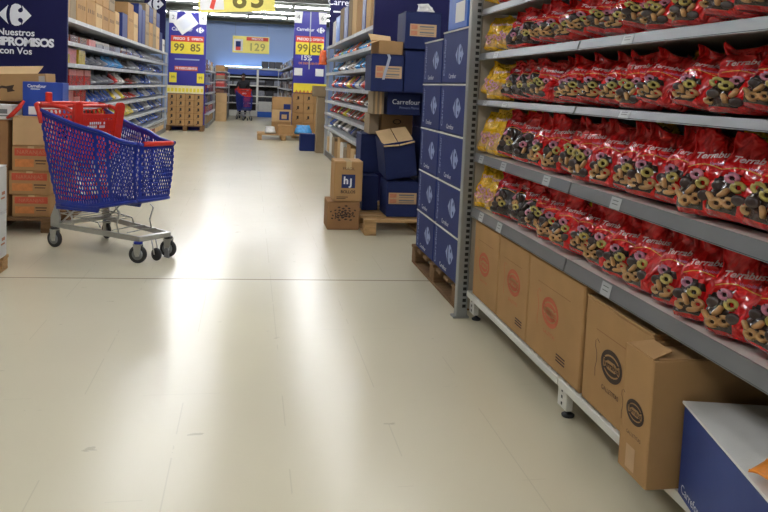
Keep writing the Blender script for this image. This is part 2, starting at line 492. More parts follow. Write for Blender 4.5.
for (k, y) in tags:
    z0, z1 = LEV[k]; h = (z1-z0)
    b = MB().m('tag_white').prism([(XS-.0046, y-.034, z0-.003), (XS-.0056, y-.034, z0-.003), (XS+.0035, y-.034, z1-.004), (XS+.0045, y-.034, z1-.004)], (0, .068, 0))
    o = G(b, 'price_tag')
    b2 = MB().m('print_grey')
    for q in range(2):
        zz = z0+h*(.3+.3*q); xx = XS-.0062+.0091*(zz-z0+.003)/(z1-z0)
        b2.quad((xx, y+.022, zz), (xx, y-.018, zz), (xx+.001, y-.018, zz+.003), (xx+.001, y+.022, zz+.003))
    G(b2, 'price_print', o)
for (y0, y1) in BAYS:
    b = MB().m('base_white')
    b.box(XS, XS+.012, y0+.002, y1-.002, .128, .16, .002)
    n = 26
    for i in range(n):
        y = y0+.01+(y1-y0-.02)*i/(n-1); b.box(XS+.012, 1.76, y-.012, y+.012, .148, .158)
    G(b, 'base_shelf')
for y in (UPY-.03, 2.66, 1.41):
    b = MB().m('base_white')
    b.box(1.235, 1.265, y-.04, y+.04, .035, .128, .003); b.box(1.25, 1.74, y-.012, y+.012, .07, .128, .003)
    b.m('slot_dark')
    for q in range(3): b.box(1.2343, 1.241, y-.006, y+.006, .048+q*.026, .06+q*.026)
    o = G(b, 'foot_bracket')
    G(MB().m('wheel_black').lathe([(.024, 0), (.026, .008), (.012, .016), (.007, .02), (.007, .05), (.013, .05), (.013, .058)], 'Z', (1.265, y, 0), 14), 'levelling_foot', o)

# ---- biscuit bags
BW, BH, BT = .084, .268, .044
def bag_t(v, T=BT):
    if v < .05: return T*(.55+.45*math.sqrt(v/.05))
    if v < .30: return T*(1+.14*math.sin((v-.05)/.25*math.pi))
    if v < .68: return T*(1-.66*((v-.30)/.38)**1.1)
    if v < .86: return T*(.34-.26*(v-.68)/.18)
    return T*.08
def bag_w(v, W=BW):
    if v < .08: return W*(.9+.1*v/.08)
    if v < .84: return W*(1-.30*((v-.08)/.76)**1.5)
    return W*(.70+.10*(v-.84)/.16)
def bag_y(x, z, H=BH, W=BW, T=BT):
    v = min(max(z/H, 0), 1); w = bag_w(v, W); q = min(1, abs(x)/w)
    return -bag_t(v, T)*max(0, 1-q**2.4)**.55 + .10*H*max(0, v-.72)
def bag_mesh(name, film, window, seed, win, H=BH, W=BW, T=BT, nu=26, nv=34, amp=.0105):
    b = MB().m(film).m(window) if window else MB().m(film)
    bm = b.bm; rings = []
    for j in range(nv+1):
        v = j/nv; z = v*H; w = bag_w(v, W); ring = []
        for i in range(2*nu):
            a = math.pi*i/nu
            c, s = math.cos(a), math.sin(a)
            x = w*math.copysign(abs(c)**.72, c)
            v_ = max(0, v-.55)
            yy = bag_y(x, z, H, W, T)-.10*H*max(0, v-.72)
            y = (yy if s < 0 else -yy)+.10*H*max(0, v-.72)
            p = Vector((x, y, z))
            k = min(1, v*6)
            crease = (.5-abs(noise.noise(Vector((x*30+seed*3, z*9+x*14, s+seed)))))*amp*.9
            p += Vector((0, noise.noise(Vector((x*22+seed*7, z*18, s*2+seed)))*amp*1.7*k+crease*(-1 if s < 0 else 1)*k*(.4+v), noise.noise(Vector((x*18+seed, 3.1+seed, z*14)))*amp*(1+2.2*(v > .9))*k))
            p.x += noise.noise(Vector((z*22, seed*3.3, math.copysign(1, c))))*amp*1.4*k
            p.z -= H*.10*max(0, v-.8)*5*(.5+.5*noise.noise(Vector((x*9, seed*5.1, 0))))*k
            p.y += .05*v_*noise.noise(Vector((seed*2.7, x*8, 1)))
            ring.append(bm.verts.new(p))
        rings.append(ring)
    for j in range(nv):
        for i in range(2*nu):
            k = (i+1) % (2*nu)
            f = bm.faces.new((rings[j][i], rings[j][k], rings[j+1][k], rings[j+1][i])); f.smooth = True
            a = math.pi*(i+.5)/nu; x = math.cos(a); v = (j+.5)/nv
            if window and math.sin(a) < 0 and win(x, v): f.material_index = 1
            else: f.material_index = 0
    bm.faces.new(rings[0][::-1]); bm.faces.new(rings[-1])
    return b.mesh(name)
def on_bag(surf, me_src, cx, cz, sc=1., slope=0.):
    # print laid on the bag's own front surface
    me = me_src.copy()
    for v in me.vertices:
        x, z = cx+v.co.x*sc, cz+v.co.y*sc+v.co.x*sc*slope
        v.co = Vector((x, surf(x, z)-.0012, z))
    return me
def ring_mesh(m, Rr, r): return MB().m(m).torus((0, 0, 0), Rr, r, 'Y', 14, 7).mesh('biscuit')
def finger_mesh(m, l, r): return MB().m(m).tube([(0, 0, -l), (0, -.001, -l*.8), (.002, -.002, 0), (0, -.001, l*.8), (0, 0, l)], [r*.45, r*.9, r*1.05, r*.9, r*.45], 8).mesh('biscuit')
def disc_mesh(m, r):
    return MB().m(m).lathe([(r*.4, -.007), (r*.85, -.0065), (r, -.003), (r, .003), (r*.8, .006)], 'Y', (0, 0, 0), 12).mesh('biscuit')
BIS = dict(pp=('ring_biscuit', ring_mesh('biscuit_pale_pink', .012, .0048)), pq=('finger_biscuit', finger_mesh('biscuit_pale_pink', .015, .006)), yr=('ring_biscuit', ring_mesh('biscuit_yellow', .0135, .0068)), pr=('ring_biscuit', ring_mesh('biscuit_pink', .013, .0068)), tr=('ring_biscuit', ring_mesh('biscuit_tan', .0125, .007)),
           tf=('finger_biscuit', finger_mesh('biscuit_tan', .019, .0085)), of=('finger_biscuit', finger_mesh('biscuit_orange', .021, .009)), cd=('round_biscuit', disc_mesh('biscuit_choc', .018)),
           cf=('finger_biscuit', finger_mesh('biscuit_choc', .022, .009)), pf=('finger_biscuit', finger_mesh('biscuit_pink', .018, .008)))
script = text_mesh('Terrabusi', .028, 'script_white', .35, .0006)
sub = text_mesh('Variedad', .017, 'script_purple', .3, .0003)
arc = flat_mesh('arc', 'arc_yellow', *[[(-.07+.014*i, .012*math.sin(i*.5)), (-.07+.014*(i+1), .012*math.sin((i+1)*.5)), (-.07+.014*(i+1), .012*math.sin((i+1)*.5)+.0035), (-.07+.014*i, .012*math.sin(i*.5)+.0035)] for i in range(10)])
def make_bag(kind, var):
    red = kind != 'yellow'
    win = {'red': lambda x, v: .07 < v < .50-.2*(x+.35)**2 and -.96 < x < -.04+.07*math.sin(v*13+var),
           'dark': lambda x, v: .05 < v < .62-.1*x*x and -.95 < x < .42,
           'yellow': lambda x, v: .10 < v < .44-.2*(x+.2)**2 and -.85 < x < .22+.15*math.sin(v*15)}[kind]
    me = bag_mesh('biscuit_bag', 'film_yellow' if kind == 'yellow' else 'film_red', {'red': 'film_window', 'dark': 'film_window_dark', 'yellow': 'film_window_pink'}[kind], var*1.7+len(kind), win)
    o = link('biscuit_bag', me)
    tree = BVHTree.FromPolygons([v.co for v in me.vertices], [tuple(f.vertices) for f in me.polygons])
    def surf(x, z):
        h = tree.ray_cast(Vector((x, -1, z)), Vector((0, 1, 0)))[0]
        return h.y if h else bag_y(x, z)
    LET = (on_bag(surf, script, -.004, .192, .98, .16), on_bag(surf, sub, .012, .166, .85, .12), on_bag(surf, arc, 0, .150, .95, .10))
    lay = {('red', 0): [('yr', .030, .088, 0), ('tf', -.012, .062, .5), ('cd', -.042, .080, 0), ('pr', -.004, .112, 0), ('tr', .018, .036, 0), ('tf', -.050, .038, -.6), ('cd', .05, .05, 0), ('tr', -.022, .026, 0)],
           ('red', 1): [('yr', .022, .078, 0), ('pr', -.020, .104, 0), ('cd', -.050, .062, 0), ('tf', -.008, .050, -.4), ('tr', .045, .042, 0), ('cf', .005, .095, .7), ('tr', -.03, .030, 0), ('tf', .03, .024, 1.2)],
           ('red', 2): [('yr', -.002, .086, 0), ('yr', -.04, .098, 0), ('pr', .03, .108, 0), ('tf', .036, .058, .4), ('cd', -.04, .054, 0), ('tf', .004, .036, -.3), ('tr', -.055, .03, 0), ('cd', .05, .026, 0)],
           ('dark', 0): [('cf', -.03, .10, .5), ('pr', .02, .075, 0), ('cd', -.03, .06, 0), ('cd', .03, .12, 0), ('pf', -.005, .13, .8), ('tf', .045, .045, .2), ('cd', 0, .03, 0)],
           ('dark', 1): [('pf', -.03, .11, .5), ('yr', .03, .065, 0), ('cd', -.03, .05, 0), ('cf', .02, .115, -.5), ('tr', -.005, .08, 0), ('cd', .03, .03, 0)],
           ('yellow', 0): [('pp', .01, .085, 0), ('pp', -.04, .06, 0), ('pq', .04, .065, .5), ('pp', -.02, .105, 0), ('pq', 0, .045, 1.)],
           ('yellow', 1): [('pp', -.01, .075, 0), ('pp', .04, .09, 0), ('pq', -.04, .09, .3), ('pp', .02, .045, 0)]}[(kind, var)]
    for (k, x, z, a) in lay:
        nm, dm = BIS[k]
        ob = link(nm, dm, o, (x*.66-.034, surf(x*.66-.034, z+.012)-.001, z+.012), (0, a, 0)); ob.scale = (.98, 1.1, .98)
    if red:
        for q, nm in zip(LET, ('brand_lettering', 'flavour_lettering', 'printed_arc')): link(nm, q, o)
    else:
        link('brand_lettering', LET[0], o)
    return o
PROTO = {(k, v): make_bag(k, v) for k, v in (('red', 0), ('red', 1), ('red', 2), ('dark', 0), ('dark', 1), ('yellow', 0), ('yellow', 1))}
PLAIN = {}
for k, v in (('red', 1), ('red', 2), ('dark', 0), ('yellow', 1)): PLAIN[(k, v)] = PROTO[(k, v)]
USED = set()
SHAPE = {}
def shape_of(p):
    # points and faces of a bag with its biscuits and print, in the bag's own frame
    vs, fs = [], []
    for o in [p]+list(p.children):
        mx = Matrix.Identity(4) if o is p else Matrix.LocRotScale(o.location, o.rotation_euler, o.scale)
        k = len(vs); vs += [mx @ v.co for v in o.data.vertices]; fs += [tuple(k+i for i in f.vertices) for f in o.data.polygons]
    return vs, fs
STOOD = []
def stand(key, x, y, zfloor, zroof, rot, sc, dx, dy, tries=16):
    # settle a bag on its shelf below the next one and clear of its neighbours; returns location and scale
    if key not in SHAPE: SHAPE[key] = shape_of(PROTO[key])
    vs, fs = SHAPE[key]
    mr = Euler(rot).to_matrix()
    sc = list(sc)
    for _ in range(6):
        P = [mr @ Vector((v.x*sc[0], v.y*sc[1], v.z*sc[2])) for v in vs]
        lo = min(p.z for p in P); hi = max(p.z for p in P)
        if hi-lo <= zroof-zfloor: break
        sc[2] *= (zroof-zfloor)/(hi-lo)*.995
    loc = None
    for t in range(tries):
        loc = Vector((x+dx*t, y+dy*t, zfloor-lo))
        Q = [p+loc for p in P]
        c = Vector((sum(q.x for q in Q)/len(Q), sum(q.y for q in Q)/len(Q), zfloor))
        tree = BVHTree.FromPolygons(Q, fs)
        if not any((c-c2).length < .3 and tree.overlap(t2) for c2, t2 in STOOD): break
    STOOD.append((c, tree))
    return loc, sc
def place_bag(kind, var, x, y, k, rz, lean, label, group, sc=(1, 1, 1), dx=0, dy=0):
    p = PROTO[(kind, var)]
    if (kind, var) in USED: o = copy_tree(p)
    else: o = p; USED.add((kind, var))
    rot = (-lean, R(random.uniform(1, 15)), rz)
    roof = LEV[k-1][0]-.012 if k else 2.1
    loc, sc = stand((kind, var), x, y, LEV[k][1]+.001, roof, rot, sc, dx, dy)
    o.location = loc; o.rotation_euler = rot; o.scale = sc
    tag(o, label, 'biscuit bag', group)
SHELFN = ['topmost shelf', 'second-highest shelf', 'middle shelf', 'second-lowest shelf', 'lowest shelf']
ROWS = [
    [('y', 3.8), ('d', 3.62), ('d', 3.47), ('r', 3.33), ('r', 3.19), ('r', 3.06), ('r', 2.92), ('r', 2.78)],
    [('y', 3.80), ('y', 3.65), ('d', 3.48), ('d', 3.28), ('r', 3.13), ('r', 2.99), ('r', 2.86), ('r', 2.72), ('r', 2.58), ('r', 2.45), ('r', 2.31), ('r', 2.16), ('r', 2.0), ('r', 1.86), ('r', 1.72), ('r', 1.57)],
    [('y', 3.825), ('y', 3.68), ('d', 3.53), ('d', 3.38), ('d', 3.23), ('r', 3.07), ('r', 2.91), ('r', 2.75), ('r', 2.6), ('r', 2.45), ('r', 2.31), ('r', 2.16), ('r', 1.98), ('r', 1.84), ('r', 1.7), ('r', 1.56)],
    [('y', 3.825), ('y', 3.67), ('d', 3.49), ('d', 3.27), ('r', 3.08), ('r', 2.93), ('r', 2.77), ('r', 2.61), ('r', 2.46), ('r', 2.31), ('r', 2.17), ('r', 2.02), ('r', 1.88), ('r', 1.74), ('r', 1.6), ('r', 1.46)],
    [('y', 3.82), ('y', 3.68), ('d', 3.51), ('d', 3.37), ('d', 3.23), ('r', 3.07), ('r', 2.91), ('r', 2.76), ('r', 2.61), ('r', 2.46), ('r', 2.32), ('r', 2.17), ('r', 2.02), ('r', 1.87), ('r', 1.72), ('r', 1.56), ('r', 1.42)]]
KN = {'y': 'yellow', 'd': 'dark', 'r': 'red'}
DESC = {'y': 'yellow bag of pink biscuits', 'd': 'red bag of dark chocolate biscuits', 'r': 'red bag of mixed biscuits'}
for k, row in enumerate(ROWS):
    zt = LEV[k][0]+.022
    for i, (c, y) in enumerate(row):
        kd = KN[c]; var = random.randrange(3) if c == 'r' else random.randrange(2)
        th = random.uniform(22, 46)
        s = random.uniform(1.0, 1.12)
        hs = .84 if k in (1, 2) else .96
        place_bag(kd, var, XS+.062+random.uniform(-.008, .012), y+random.uniform(-.012, .012), k, R(-90+th), R(random.uniform(5, 13)),
                  '%s, %s from the upright on the %s at right' % (DESC[c], ORD[i], SHELFN[k]), 'biscuit bags in front on the '+SHELFN[k], (s, s*.88, s*hs*random.uniform(.93, 1.04)), .004, -.006)
        # a second bag behind it
        if k == 0 or i == 0: continue
        c2 = 'y' if c == 'y' or random.random() < .22 else 'r'
        place_bag(KN[c2], 1 if c2 == 'y' else random.randrange(3), XS+.205+random.uniform(-.01, .015), y+.03+random.uniform(-.015, .015), k, R(-90+th+random.uniform(-4, 4)), R(random.uniform(2, 6)),
                  '%s bag standing behind the %s front bag of the %s at right' % ('yellow' if c2 == 'y' else 'red', ORD[i], SHELFN[k]), 'biscuit bags behind on the '+SHELFN[k], (s, s*.92, s*hs*(1.2 if c2 == 'y' else .98)), .014, .005)

# ---- cartons on the base shelf
def stamped(o, face, pos, m, sc, name_size=.3):
    e = put(oval_mesh(m), o, face, pos, 'stamp', 0, sc)
    n = put(text_mesh('Terrabusi', .19, m, .1, .004), e, '+z', (0, 0, .0005), 'brand_lettering')
    return e
base = [(3.845, 3.445, 3.66, .364, 'print_faded_red', 'brown carton with faded red stamp at the foot of the upright'),
        (3.44, 3.045, 3.22, .385, 'print_faded_red', 'brown carton with red stamp, second along the white base shelf'),
        (3.04, 2.495, 2.791, .376, 'print_faded_red', 'wide brown carton with red stamp beside the gap over the foot'),
        (2.475, 2.02, 2.263, .352, 'print_black', 'brown carton with black oval stamp behind the jutting carton')]
for i, (ya, yb, ye, ze, pm, lb) in enumerate(base):
    sy = ya-yb; h = .415 if i < 3 else .385
    o = carton(lb, (.44, sy-.004, h), (1.222+.22, (ya+yb)/2, .16), 'cardboard_brown' if i == 9 else 'cardboard', group='cartons on the base shelf', tape=None, lid=i != 3)
    stamped(o, '-x', (-.2215, ye-(ya+yb)/2, ze-.16), pm, .17 if i < 3 else .15)
    lettering(o, 'GALLETITAS', .022, '-x', (-.2215, ye-(ya+yb)/2, ze-.16-.09), pm)
    bar = flat_mesh('printed_bars', 'print_black', *[rect(.085, .006, 0, -.012*q) for q in range(3)])
    if i in (1, 2): put(bar, o, '-x', (-.2215, (3.134 if i == 1 else 2.668)-(ya+yb)/2, .075), 'printed_bars')
    ln = flat_mesh('printed_line', 'cardboard_brown', rect(sy*.6, .003))
    put(ln, o, '-x', (-.2215, 0, h-.1), 'crease')
    if i == 3:
        t = MB().m('cardboard')
        t.box(-.22, .22, -sy/2+.004, -sy/2+.17, h-.006, h, rot=Matrix.Rotation(.0, 4, 'X'))
        t.box(-.22, -.03, -sy/2+.17, sy/2-.004, h-.006, h)
        t.build('top_flap', o)
# carton that juts out over the edge
sx, sy, sz = .62, .16, .372
b = MB().m('cardboard_brown')
b = MB().m('cardboard')
b.box(-sx/2, sx/2, -sy/2, -sy/2+.006, 0, sz, .002); b.box(-sx/2, sx/2, sy/2-.006, sy/2, 0, sz, .002)
b.box(-sx/2, -sx/2+.006, -sy/2+.006, sy/2-.006, 0, sz, .001); b.box(sx/2-.006, sx/2, -sy/2+.006, sy/2-.006, 0, sz, .001)
b.box(-sx/2+.006, sx/2-.006, -sy/2+.006, sy/2-.006, 0, .008)
o = tag(b.build('open_carton', None, (1.118+sx/2, 1.835+sy/2, .162)), 'tall narrow brown carton jutting out over the shelf edge beside the blue box', 'box')
MB().m('cardboard').prism([(-sx/2+.02, -sy/2+.004, sz-.002), (sx/2-.02, -sy/2+.004, sz-.002), (sx/2-.03, sy/2-.02, sz-.014), (-sx/2+.03, sy/2-.02, sz-.014)], (0, 0, .005)).build('top_flap', o)
MB().m('cardboard').prism([(-sx/2+.003, -sy/2+.01, sz-.002), (-sx/2+.003, sy/2-.01, sz-.002), (-sx/2+.07, sy/2-.03, sz+.012), (-sx/2+.07, -sy/2+.03, sz+.012)], (0, 0, .005)).build('end_flap', o)
stamped(o, '-x', (-sx/2-.0015, .0, .19), 'print_black', .1)
lettering(o, 'GALLETITAS', .015, '-x', (-sx/2-.0015, .0, .12), 'print_black')
put(flat_mesh('label', 'print_tan', rect(.05, .07)), o, '-x', (-sx/2-.0015, .01, .05), 'pale_label')
MB().m('tape').box(-.05, .09, -sy/2-.0012, -sy/2, .02, .10).build('tape', o)
# blue box with a white lid lying askew on the base shelf
ang = math.atan2(-.45, -.10)          # direction of its long side
d = Vector((math.cos(ang), math.sin(ang), 0)); nrm = Vector((-d.y, d.x, 0))
if nrm.x < 0: nrm = -nrm
L_, W_, H_ = .5, .36, .262
c0 = Vector((1.205, 1.815, .162)); ctr = c0+d*L_/2+nrm*W_/2
rz = math.atan2(nrm.y, nrm.x)         # local x across, local -y along d
b = MB().m('carton_blue').box(-W_/2, W_/2, -L_/2, L_/2, 0, H_-.006, .005)
o = tag(b.build('blue_carton', None, ctr, (0, 0, rz)), 'blue carton with torn white lid at the lower right edge', 'box')
b = MB().m('cardboard_white')
b.box(-W_/2-.004, W_/2, L_/2-.32, L_/2+.004, H_-.005, H_+.003, .001)
b.box(-W_/2-.004, -W_/2+.10, -L_/2, L_/2-.32, H_-.005, H_+.003, .001)
b.build('white_lid', o)
MB().m('slot_dark').box(-W_/2+.10, W_/2-.004, -L_/2+.004, L_/2-.32, H_-.0075, H_-.0045).build('torn_opening', o)
lettering(o, 'Carrefour', .036, '-x', (-W_/2-.0015, L_/2-.10, .03), 'print_white')
me = bag_mesh('torn', 'torn_bag', None, 3.3, None, .11, .05, .022, 10, 12, .005)
tag(link('torn_packet', me, None, (1.175, 1.31, .455), (R(-84), 0, R(25))), 'orange packet poking out of the torn white lid', 'packet')

# ------------------------------------------------------------------ pallet of blue cartons behind the upright
pallet('pallet under the tall blue carton stack behind the upright', 1.19, 2.1, 4.05, 5.25, boards_along='x', m='wood_dark')
def blue_stack(y0, y1, z, h, label, last=False):
    sy = y1-y0-.008
    o = carton(label, (.5, sy, h-.006), (1.2+.25, (y0+y1)/2, z), 'carton_navy', group='blue cartons stacked on the pallet behind the upright', tape=None, edge='cardboard_white')
    x = -.2515
    lettering(o, 'Carrefour', .058, '-x', (x, sy/2-.06, h*.5), 'print_pale_blue', spin=R(90))
    put(logo_mesh('print_pale_blue'), o, '-x', (x, -sy*.18, h*.52), 'emblem', 0, .17)
    lettering(o, 'Carrefour', .04, '-x', (x, .03, h*.13), 'print_white')
    lettering(o, 'Carrefour', .05, '-y', (-.13, -sy/2-.0015, h*.7), 'print_white')
    put(logo_mesh('print_white'), o, '-y', (-.19, -sy/2-.0015, h*.25), 'emblem', 0, .08)
    return o
tiers = [.14, .412, .70, 1.0, 1.305]
hts = [.272, .288, .30, .305, .325]
nmz = ['bottom', 'second', 'third', 'fourth', 'top']
for z, h, n in zip(tiers, hts, nmz):
    blue_stack(4.07, 4.655, z, h, 'dark blue carton in the %s tier, nearer column, stacked behind the upright' % n)
    blue_stack(4.66, 5.17, z, h if n != 'top' else .29, 'dark blue carton in the %s tier, farther column, stacked behind the upright' % n)
o = carton('bright blue carton with white label on top of the dark blue stack', (.36, .42, .34), (1.40, 4.42, 1.632), 'carton_bright', tape=None)
put(flat_mesh('label', 'paper', rect(.20, .12)), o, '-x', (-.1815, -.06, .10), 'white_label')
put(flat_mesh('label', 'paper', rect(.20, .12)), o, '-y', (.0, -.2115, .10), 'white_label')
lettering(o, 'Carrefour', .06, '-x', (-.1815, 0, .24), 'print_white')

# ------------------------------------------------------------------ end of the far right shelving: navy panel, pallet of mixed boxes
b = MB().m('navy_panel').box(1.255, 2.6, 7.82, 7.88, 0, 2.9, .004)
o = tag(b.build('end_panel', None, (0, 0, 0)), 'tall dark navy panel closing the shelving behind the mixed boxes', 'panel')
MB().m('steel_grey').box(1.25, 2.6, 7.815, 7.885, 2.9, 2.93).build('top_rail', o)
pallet('pallet carrying the mixed blue and tan boxes before the navy panel', .985, 2.05, 6.2, 7.3, m='wood')
PG = 'mixed boxes on the pallet by the navy panel'
PZ = .136
def two_label(o, x, y, z, w=.25, h=.1, tapeline=True):
    p = put(flat_mesh('label', 'print_tan', rect(w, h)), o, '-y', (x, y, z), 'printed_label')
    s = flat_mesh('bars', 'print_salmon', rect(w*.24, h*.36, -w*.34, h*.24), rect(w*.24, h*.36, -w*.34, -h*.24))
    put(s, p, '+z', (0, 0, .0008), 'red_block')
    s = flat_mesh('bars', 'print_grey', rect(w*.54, h*.12, w*.14, h*.30), rect(w*.54, h*.05, w*.14, h*.1), rect(w*.54, h*.12, w*.14, -h*.18), rect(w*.54, h*.05, w*.14, -h*.36))
    put(s, p, '+z', (0, 0, .0009), 'text_lines')
o = carton('blue carton with tan label at the foot of the mixed stack', (.28, .36, .31), (1.34, 6.54, PZ), 'carton_dull', group=PG, tape=None)
two_label(o, 0, -.1815, .165)
carton('narrow dark blue carton left of the labelled bottom carton', (.15, .5, .32), (1.105, 6.95, PZ), 'carton_dull', group=PG, tape=None)
o = carton('dark blue carton right of the labelled bottom carton, beside the pallet stack', (.26, .4, .38), (1.63, 6.62, PZ), 'carton_dull', group=PG, tape=None)
two_label(o, -.02, -.2015, .19)
carton('dark blue carton in the second tier behind the tilted box', (.5, .32, .37), (1.28, 7.05, PZ+.325), 'carton_dull', group=PG, tape=None)
carton('dark blue carton in the second tier on the right, above the label', (.26, .4, .40), (1.63, 6.62, PZ+.384), 'carton_dull', group=PG, tape=None)
# tilted open box with tan flaps
sx, sy, sz = .28, .30, .33
b = MB().m('carton_dull')
b.box(-sx/2, sx/2, -sy/2, -sy/2+.006, 0, sz, .002); b.box(-sx/2, sx/2, sy/2-.006, sy/2, 0, sz+.0, .002)
b.box(-sx/2, -sx/2+.006, -sy/2, sy/2, 0, sz, .002); b.box(sx/2-.006, sx/2, -sy/2, sy/2, 0, sz, .002); b.box(-sx/2, sx/2, -sy/2, sy/2, 0, .008)
o = tag(b.build('open_carton', None, (1.325, 6.56, PZ+.368), (R(10), R(-10), R(3))), 'tilted blue carton with open tan top flaps on the lower boxes', 'box', PG)
for s in (-1, 1):
    t = MB().m('cardboard_pale')
    t.prism([(s*.004, -sy/2-.02, sz-.03), (s*sx/2, -sy/2-.015, sz-.02), (s*sx/2, sy/2-.02, sz+.045), (s*.004, sy/2-.02, sz+.05)], (0, 0, .006))
    t.build('top_flap', o)
lettering(o, 'Carrefour', .03, '-y', (.03, -sy/2-.0015, .06), 'print_navy')
# tan box with ring, blue lettered box, tan sheets
o = carton('tan carton with dark ring print behind the tilted box', (.30, .26, .19), (1.35, 6.95, PZ+.698), 'cardboard', group=PG)
e = MB().m('print_black'); e.torus((0, -.1305, .12), .035, .006, 'Y', 20, 4)
for v in e.bm.verts: v.co.y = -.1315
for v in e.bm.verts: v.co.z = .12+(v.co.z-.12)*.6
e.build('ring_print', o)
carton('narrow tan carton with ridged edge left of the ring print carton', (.09, .3, .19), (1.13, 6.95, PZ+.698), 'cardboard_taupe', group=PG, tape=None)
o = carton('wide blue carton with white lettering in the middle of the stack', (.30, .34, .20), (1.348, 6.70, PZ+.892), 'carton_dull', group=PG, tape=None)
lettering(o, 'Carrefour', .062, '-y', (.02, -.1715, .115), 'print_white')
lettering(o, 'Primera Marca', .03, '-y', (.05, -.1715, .065), 'print_pale_blue')
b = MB()
for i in range(5):
    b.m('cardboard_pale' if i % 2 else 'cardboard_taupe').box(-.05+i*.02, -.032+i*.02, -.15, .15, 0, .2)
tag(b.build('folded_cartons', None, (1.125, 6.71, PZ+.892)), 'tan folded cardboard sheets standing left of the lettered blue carton', 'cardboard', PG)
o = carton('large dark blue carton on the right side, below the top carton', (.26, .4, .68), (1.635, 6.62, PZ+.79), 'carton_dull', group=PG, tape=None)
o = carton('dark blue carton with tape strip and tan label in the upper stack', (.285, .34, .318), (1.155, 6.52, PZ+1.098), 'carton_dull', group=PG, tape=None)
two_label(o, .01, -.1715, .165, .23, .105)
t = MB().m('clear_tape')
P = [(.0, -.1735, .318), (.012, -.176, .29), (-.004, -.1735, .22), (-.022, -.1735, .16), (-.035, -.1735, .10)]
for (a, b_) in zip(P, P[1:]):
    t.ngon([(a[0]-.012, a[1], a[2]), (a[0]+.012, a[1], a[2]), (b_[0]+.012, b_[1], b_[2]), (b_[0]-.012, b_[1], b_[2])])
t.build('loose_tape', o)
carton('narrow dark blue carton squeezed right of the taped label carton', (.185, .34, .36), (1.398, 6.53, PZ+1.098), 'carton_dull', group=PG, tape=None)
# small open tan box and top blue box
sx, sy, sz = .22, .26, .115
b = MB().m('cardboard')
b.box(-sx/2, sx/2, -sy/2, -sy/2+.006, 0, sz); b.box(-sx/2, sx/2, sy/2-.006, sy/2, 0, sz+.02); b.box(-sx/2, -sx/2+.006, -sy/2, sy/2, 0, sz); b.box(sx/2-.006, sx/2, -sy/2, sy/2, 0, sz); b.box(-sx/2, sx/2, -sy/2, sy/2, 0, .008)
o = tag(b.build('open_carton', None, (1.175, 6.54, PZ+1.418), (0, 0, R(6))), 'small open tan carton beside the topmost blue carton', 'box', PG)
MB().m('cardboard_pale').prism([(-sx/2, sy/2-.01, sz), (sx/2-.04, sy/2-.01, sz+.01), (sx/2-.03, sy/2+.05, sz+.06), (-sx/2-.02, sy/2+.05, sz+.075)], (0, .004, .003)).build('top_flap', o)
MB().m('cardboard_pale').prism([(-sx/2+.003, -sy/2, sz-.001), (-sx/2+.003, sy/2, sz-.001), (-sx/2-.10, sy/2, sz-.05), (-sx/2-.10, -sy/2, sz-.04)], (0, 0, .004)).build('side_flap', o)
o = carton('topmost blue carton with tan label and white film on its lid', (.315, .36, .325), (1.455, 6.54, PZ+1.472), 'carton_dull', group=PG, tape=None)
two_label(o, .0, -.1815, .165, .235, .105)
w = bag_mesh('film', 'pack_white', None, 5.1, None, .07, .09, .05, 10, 8, .012)
w_o = link('crumpled_film', w, None, (1.50, 6.50, PZ+1.799), (0, 0, .3)); tag(w_o, 'crumpled white plastic film lying on the topmost blue carton', 'plastic')
# boxes on the floor left of the pallet
o = carton('brown printed carton on the floor beside the pallet', (.285, .30, .25), (.835, 6.60, 0), 'cardboard_brown', tape=None, group='two stacked cartons on the aisle floor')
b = MB().m('print_black')
for i in range(34):
    a = i*2.4; rr = .012+.0027*i; x, z = rr*math.cos(a)*1.25, .145+rr*math.sin(a)*.7
    b.quad(*[(x+.011*math.cos(a+q*math.pi/2)*(1.6 if q % 2 else .8), -.1515, z+.009*math.sin(a+q*math.pi/2)) for q in range(4)])
b.build('leaf_print', o)
lettering(o, 'Frutas', .07, '-y', (0, -.1525, .13), 'print_dark', spin=.2, shear=.3)
o = carton('tan carton with navy square emblem standing on the brown carton', (.25, .30, .355), (.868, 6.61, .251), 'cardboard', group='two stacked cartons on the aisle floor')
put(flat_mesh('square', 'print_navy', rect(.12, .12)), o, '-y', (0, -.1515, .18), 'navy_square')
lettering(o, 'h', .09, '-y', (-.022, -.1525, .185), 'print_white', off=.003)
lettering(o, 'J', .085, '-y', (.022, -.1525, .17), 'print_white', off=.003)
lettering(o, 'FRÁGIL', .034, '-y', (0, -.1515, .29), 'print_black')
lettering(o, 'BOLLOS', .036, '-y', (0, -.1515, .085), 'print_black', off=.001)
put(flat_mesh('bars', 'print_black', rect(.10, .006, 0, 0), rect(.08, .006, -.01, -.013)), o, '-y', (-.05, -.1515, .04), 'text_lines')

